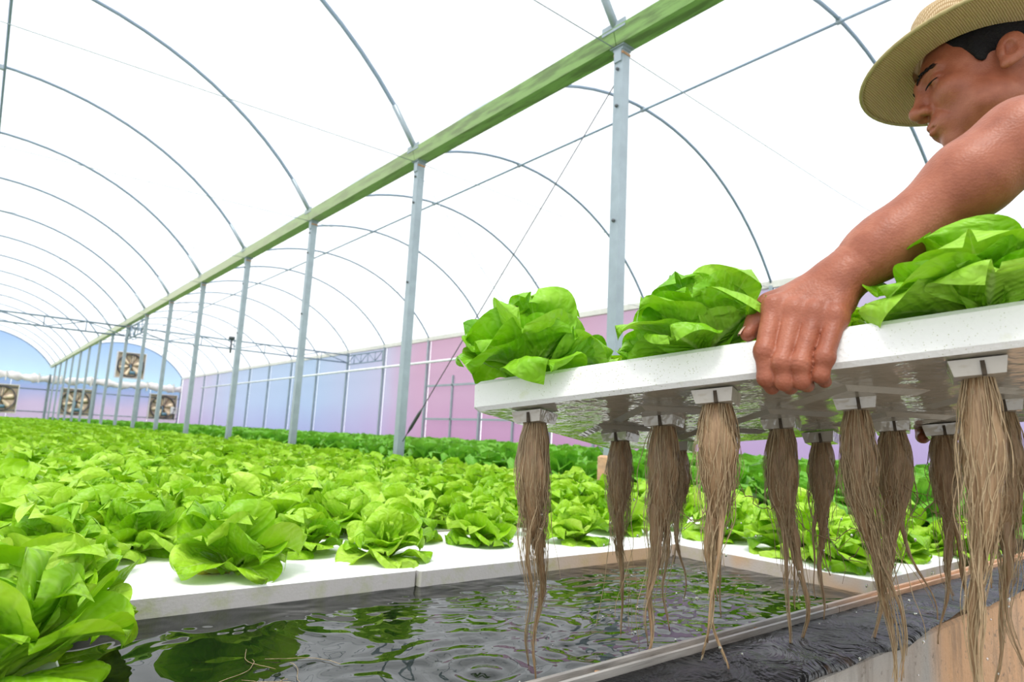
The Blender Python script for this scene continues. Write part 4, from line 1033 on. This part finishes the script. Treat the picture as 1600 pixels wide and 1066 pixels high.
def join(parts):
    VV, QQ, n0 = [], [], 0
    for V, Q in parts: VV.append(V); QQ.append(Q + n0); n0 += len(V)
    return np.vstack(VV), np.vstack(QQ)
man = empty('person', (float(FEET[0][0] + FEET[1][0]) / 2, float(FEET[0][1] + FEET[1][1]) / 2, 0))
tag(man, 'person in a straw hat and pale green shirt bending to lift the raft', 'person')
boxes = [(np.array((.68, .10, .925)), np.array((.965, .49, 1.345)), .0019), (HC - .165, HC + np.array((.165, .165, .16)), .0021), (RH - np.array((.12, .11, .09)), RH + np.array((.16, .13, .14)), .0032)]
parts = []
for lo, hi, h in boxes: parts.append(surface(sd_body, lo, hi, h))
V, Q = surface(sd_body, (1.0 - .25, -.55, .02), (1.80, .52, 1.72), .009)
c = V[Q].mean(1); keep = np.ones(len(Q), bool)
for lo, hi, h in boxes: keep &= ~((c > lo + .012) & (c < hi - .012)).all(1)
parts.append((V, Q[keep])); V, Q = join(parts)
body = ob('body', mesh_np('body', V, Q), MAT['skin'], man)

def clip_fn(fn, planes):                                     # planes: (point, outward normal)
    def g(p):
        d = fn(p)
        for o, n_ in planes: d = smax(d, (p - np.asarray(o)) @ np.asarray(n_), .006)
        return d
    return g
sleeveL = Sl + (El - Sl) * .42; sleeveR = Sr + (Er - Sr) * .5
nL = (El - Sl) / np.linalg.norm(El - Sl); nR = (Er - Sr) / np.linalg.norm(Er - Sr)
def sd_shirt(p):
    d = sd_torso(p, .012); d = d + .004 * np.sin(p[:, 2] * 55 + 9 * p[:, 0]) * np.sin(p[:, 1] * 30)
    d = smax(d, (p - (HP + up_t * -.06)) @ (-up_t), .01); d = smax(d, (p - (NB + up_t * -.005)) @ up_t, .01)
    a = smax(cap(p, Sl, El, .074, .068), (p - sleeveL) @ nL, .006); b = smax(cap(p, Sr, Er, .074, .066), (p - sleeveR) @ nR, .006)
    d = smin(d, a, .03); d = smin(d, b, .03)
    col = np.abs(cap(p, NB - up_t * .03, NB + up_t * .035 + fw_t * .004, .074, .069)) - .004
    col = smax(col, (p - (NB + up_t * .030)) @ up_t, .004); col = smax(col, (p - (NB - up_t * .05)) @ (-up_t), .004)
    return smin(d, col, .008)
shirt = ob('shirt', mesh_np('shirt', *surface(sd_shirt, (.92, -.45, .75), (1.80, .40, 1.55), .009)), MAT['shirt'], man)
def sd_tr(p):
    d = smin(sd_legs(p, .014), smax(ell(p, HP, (.182, .142, .15), TR), (p - (HP + up_t * .05)) @ up_t, .01), .05)
    return smax(d, .07 - p[:, 2], .004)
ob('trousers', mesh_np('trousers', *surface(sd_tr, (1.15, -.5, .04), (1.8, .12, 1.12), .014)), MAT['trousers'], man)
for ft in FEET:
    def sd_b(p, ft=ft):
        d = cap(p, (ft[0], ft[1] - .03, .05), (ft[0], ft[1] + .16, .035), .052, .042); d = smin(d, cap(p, (ft[0], ft[1] - .02, .05), (ft[0], ft[1] - .02, .20), .052, .056), .03); return smax(d, .004 - p[:, 2], .004)
    ob('boot', mesh_np('boot', *surface(sd_b, (ft[0] - .1, ft[1] - .12, -.01), (ft[0] + .1, ft[1] + .24, .27), .01)), MAT['boot'], man)

# head details in the head frame
def hw(P): return HC + np.asarray(P, float) @ HR.T
def sd_hair(p):
    d = ell(p, (0, -.020, .052), (.0795, .1035, .0895)); d = smax(d, -(p[:, 2] - (.045 - .55 * np.clip(.055 - p[:, 1], -.1, .16))), .01)
    sb = ell(p, (-.0715, .020, .030), (.0065, .011, .024)); sb2 = ell(p, (.0715, .020, .030), (.0065, .011, .024))
    d = smin(smin(d, sb, .012), sb2, .012)
    return smax(d, p[:, 1] - .052, .008)
V, Q = surface(sd_hair, (-.1, -.14, -.06), (.1, .1, .16), .003); ob('hair', mesh_np('hair', hw(V), Q), MAT['hair'], man)
for s in (-1, 1):
    rs = np.random.RandomState(3 + s); pr = []
    for k in range(60):
        t = k / 59.0; a = np.array((s * (.012 + .038 * t), .1005 - .021 * t ** 1.4, .040 + .006 * math.sin(t * 2.6) + rs.normal(0, .0016))); b = a + np.array((s * .007, -.001 - .003 * t, .002 - .004 * t)) * rs.uniform(.7, 1.2)
        pr.append(tube(hw([a, (a + b) / 2 + np.array((0, .0012, 0)), b]), [.0008, .0007, .0003], 4))
    V, Fc = merge(pr); ob('eyebrow', mesh_np('eyebrow', V, Fc), MAT['hair'], man)
    P = [(s * (.019 + .030 * t), .0945 - .0125 * t ** 1.5, .0182 + .002 * math.sin(t * 3.1)) for t in np.linspace(0, 1, 9)]
    V, Fc = tube(hw(P), [.0006, .0011, .0015, .0017, .0017, .0016, .0014, .0011, .0006], 6); ob('eyelashes', mesh_np('eyelashes', V, Fc), MAT['hair'], man)
# thumb nail of the gripping hand
tn = THL[2]; ax = (THL[2] - THL[1]); ax /= np.linalg.norm(ax); nb_ = -LD * .75 - LW * .45 + LN * .2; nb_ -= ax * (nb_ @ ax); nb_ /= np.linalg.norm(nb_); sd_ = np.cross(ax, nb_)
P = []; m = 9
for i, a in enumerate(np.linspace(-.008, .0075, 10)):
    for b in np.linspace(-1, 1, m):
        wdt = .0066 * math.sqrt(max(.05, 1 - max(0, (a - .002) / .0068) ** 2)); P.append(tn + ax * (a + .001) + sd_ * b * wdt + nb_ * (.0103 - .0022 * b * b - .0006 * (a / .008) ** 2))
Fc = [(i*m+j, i*m+j+1, (i+1)*m+j+1, (i+1)*m+j) for i in range(9) for j in range(m-1)]
ob('thumbnail', mesh_np('thumbnail', P, Fc), MAT['nail'], man)

# straw hat, worn low over the brow
hat = empty('hat', tuple(HC)); hat.parent = man; hat.matrix_parent_inverse = base_matrix(man).inverted(); tag(hat, 'woven straw hat with a wide brim')
th = math.radians(HAT_TILT); RT_ = np.array([[1, 0, 0], [0, math.cos(th), -math.sin(th)], [0, math.sin(th), math.cos(th)]])
def hatw(P): return hw(np.asarray(P, float) @ RT_.T + np.array((0, -.010, .058)))
A = np.linspace(0, 2 * math.pi, 64, endpoint=False)
def ringh(rx, ry, z, dz=0.0, yo=0.0, w2=0.0): return [(rx * math.sin(a), ry * math.cos(a) + yo, z + dz * math.cos(2 * a) + w2 * math.sin(3 * a + 1)) for a in A]
outer = []; inner = []
for t in np.linspace(0, 1, 9):
    rx = .0815 + (.172 - .0815) * t; ry = .1045 + (.192 - .1045) * t; z = .004 - .016 * t ** 1.5; outer.append(ringh(rx, ry, z + .0016, -.007 * t, 0, .002 * t)); inner.append(ringh(rx, ry, z - .0016, -.007 * t, 0, .002 * t))
crown = [ringh(.0815 * k, .1045 * k, z, dz) for k, z, dz in ((1.0, .004, 0), (1.0, .02, 0), (.985, .045, 0), (.95, .075, .001), (.89, .098, .003), (.80, .111, .005), (.62, .113, .006), (.36, .106, .003), (.06, .101, 0))]
V, Fc = loft([hatw(r) for r in crown + []], cap=False); co = ob('crown', mesh_np('crown', V, Fc), MAT['straw'], hat); co.matrix_parent_inverse = Matrix.Translation(HC).inverted()
V, Fc = loft([hatw(r) for r in inner[::1] + outer[::-1]] + [hatw(inner[0])], cap=False); br = ob('brim', mesh_np('brim', V, Fc), MAT['straw'], hat); br.matrix_parent_inverse = Matrix.Translation(HC).inverted()
e = hatw(ringh(.172, .192, -.012, -.007, 0, .002)); e = np.vstack([e, e[:1]])
V, Fc = tube(e, .0035, 8, cap=False); bb = ob('brim_binding', mesh_np('brim_binding', V, Fc), MAT['straw_edge'], hat); bb.matrix_parent_inverse = Matrix.Translation(HC).inverted()
V, Fc = loft([hatw(r) for r in (ringh(.0822, .1052, .005), ringh(.0830, .1060, .006), ringh(.0826, .1056, .028), ringh(.0815, .1045, .028))], cap=False); hb = ob('hat_band', mesh_np('hat_band', V, Fc), MAT['straw'], hat); hb.matrix_parent_inverse = Matrix.Translation(HC).inverted()
# ------------------------------------------------------------------ small details
# falling drops below the roots
rs = np.random.RandomState(5); bmv, bmf = [], []
ico = None
def small_sphere(c, r, st=1.5):
    rings = []
    for k in range(5):
        ph = math.pi * (k + .5) / 5; rings.append([(c[0] + r * math.sin(ph) * math.cos(a), c[1] + r * math.sin(ph) * math.sin(a), c[2] + r * st * math.cos(ph)) for a in np.linspace(0, 6.283, 6, endpoint=False)])
    return loft(rings)
pr = []
for k in range(110):
    s, w_ = POTS[rs.randint(len(POTS))]; b = LL + LD * s + LW * w_
    pr.append(small_sphere((b[0] + rs.normal(0, .03), b[1] + rs.normal(0, .03), rs.uniform(.53, .78)), rs.uniform(.0008, .0019)))
v, f = merge(pr); tag(ob('water_drops', mesh_np('water_drops', v, f), MAT['drop']), 'scattered water drops falling from the hanging roots', 'water drops', kind='stuff')
# stray root threads floating at lower left, and tangled roots strung between clumps
for k in range(9):
    a = rs.uniform(0, 6.28); c = np.array((.30 + rs.uniform(0, .16), .96 + rs.uniform(-.08, .10), WZ + .002)); P = []
    for t in np.linspace(0, 1, 12): P.append(c + np.array((math.cos(a + .35 * math.sin(t * 3 + k)), math.sin(a + .35 * math.sin(t * 3 + k)), 0)) * (t - .5) * rs.uniform(.08, .13))
    v, f = tube(P, .00045, 4); tag(ob('root_thread', mesh_np('root_thread', v, f), MAT['root']), 'loose pale root thread floating on the dark water at lower left', 'root', 'loose root threads')

# thin dark side roots strung from clump to clump
for k, (a, b, za, zb) in enumerate(((8, 5, .80, .78), (5, 11, .83, .84), (11, 9, .85, .80), (9, 2, .84, .90), (14, 5, .77, .75), (1, 8, .88, .79), (11, 15, .80, .84), (4, 1, .82, .80))):
    pa = LL + LD * POTS[a][0] + LW * POTS[a][1]; pb = LL + LD * POTS[b][0] + LW * POTS[b][1]; pa[2] = za; pb[2] = zb; rs = np.random.RandomState(60 + k); P = []
    for t in np.linspace(0, 1, 16): P.append(pa + (pb - pa) * t + np.array((0, 0, -.035 * math.sin(math.pi * t))) + rs.normal(0, .0025, 3))
    prs = [tube(P, .0006, 4)]
    for j in range(3, 13, 2):
        q = np.array(P[j]); dr = rs.normal(0, .02, 3); prs.append(tube([q, q + dr * .5 + rs.normal(0, .003, 3), q + dr], [.0005, .0004, .0003], 4))
    v, f = merge(prs); e = LET[a]; o = ob('side_root', mesh_np('side_root', v, f), MAT['root_core'], e); o.matrix_parent_inverse = base_matrix(e).inverted()
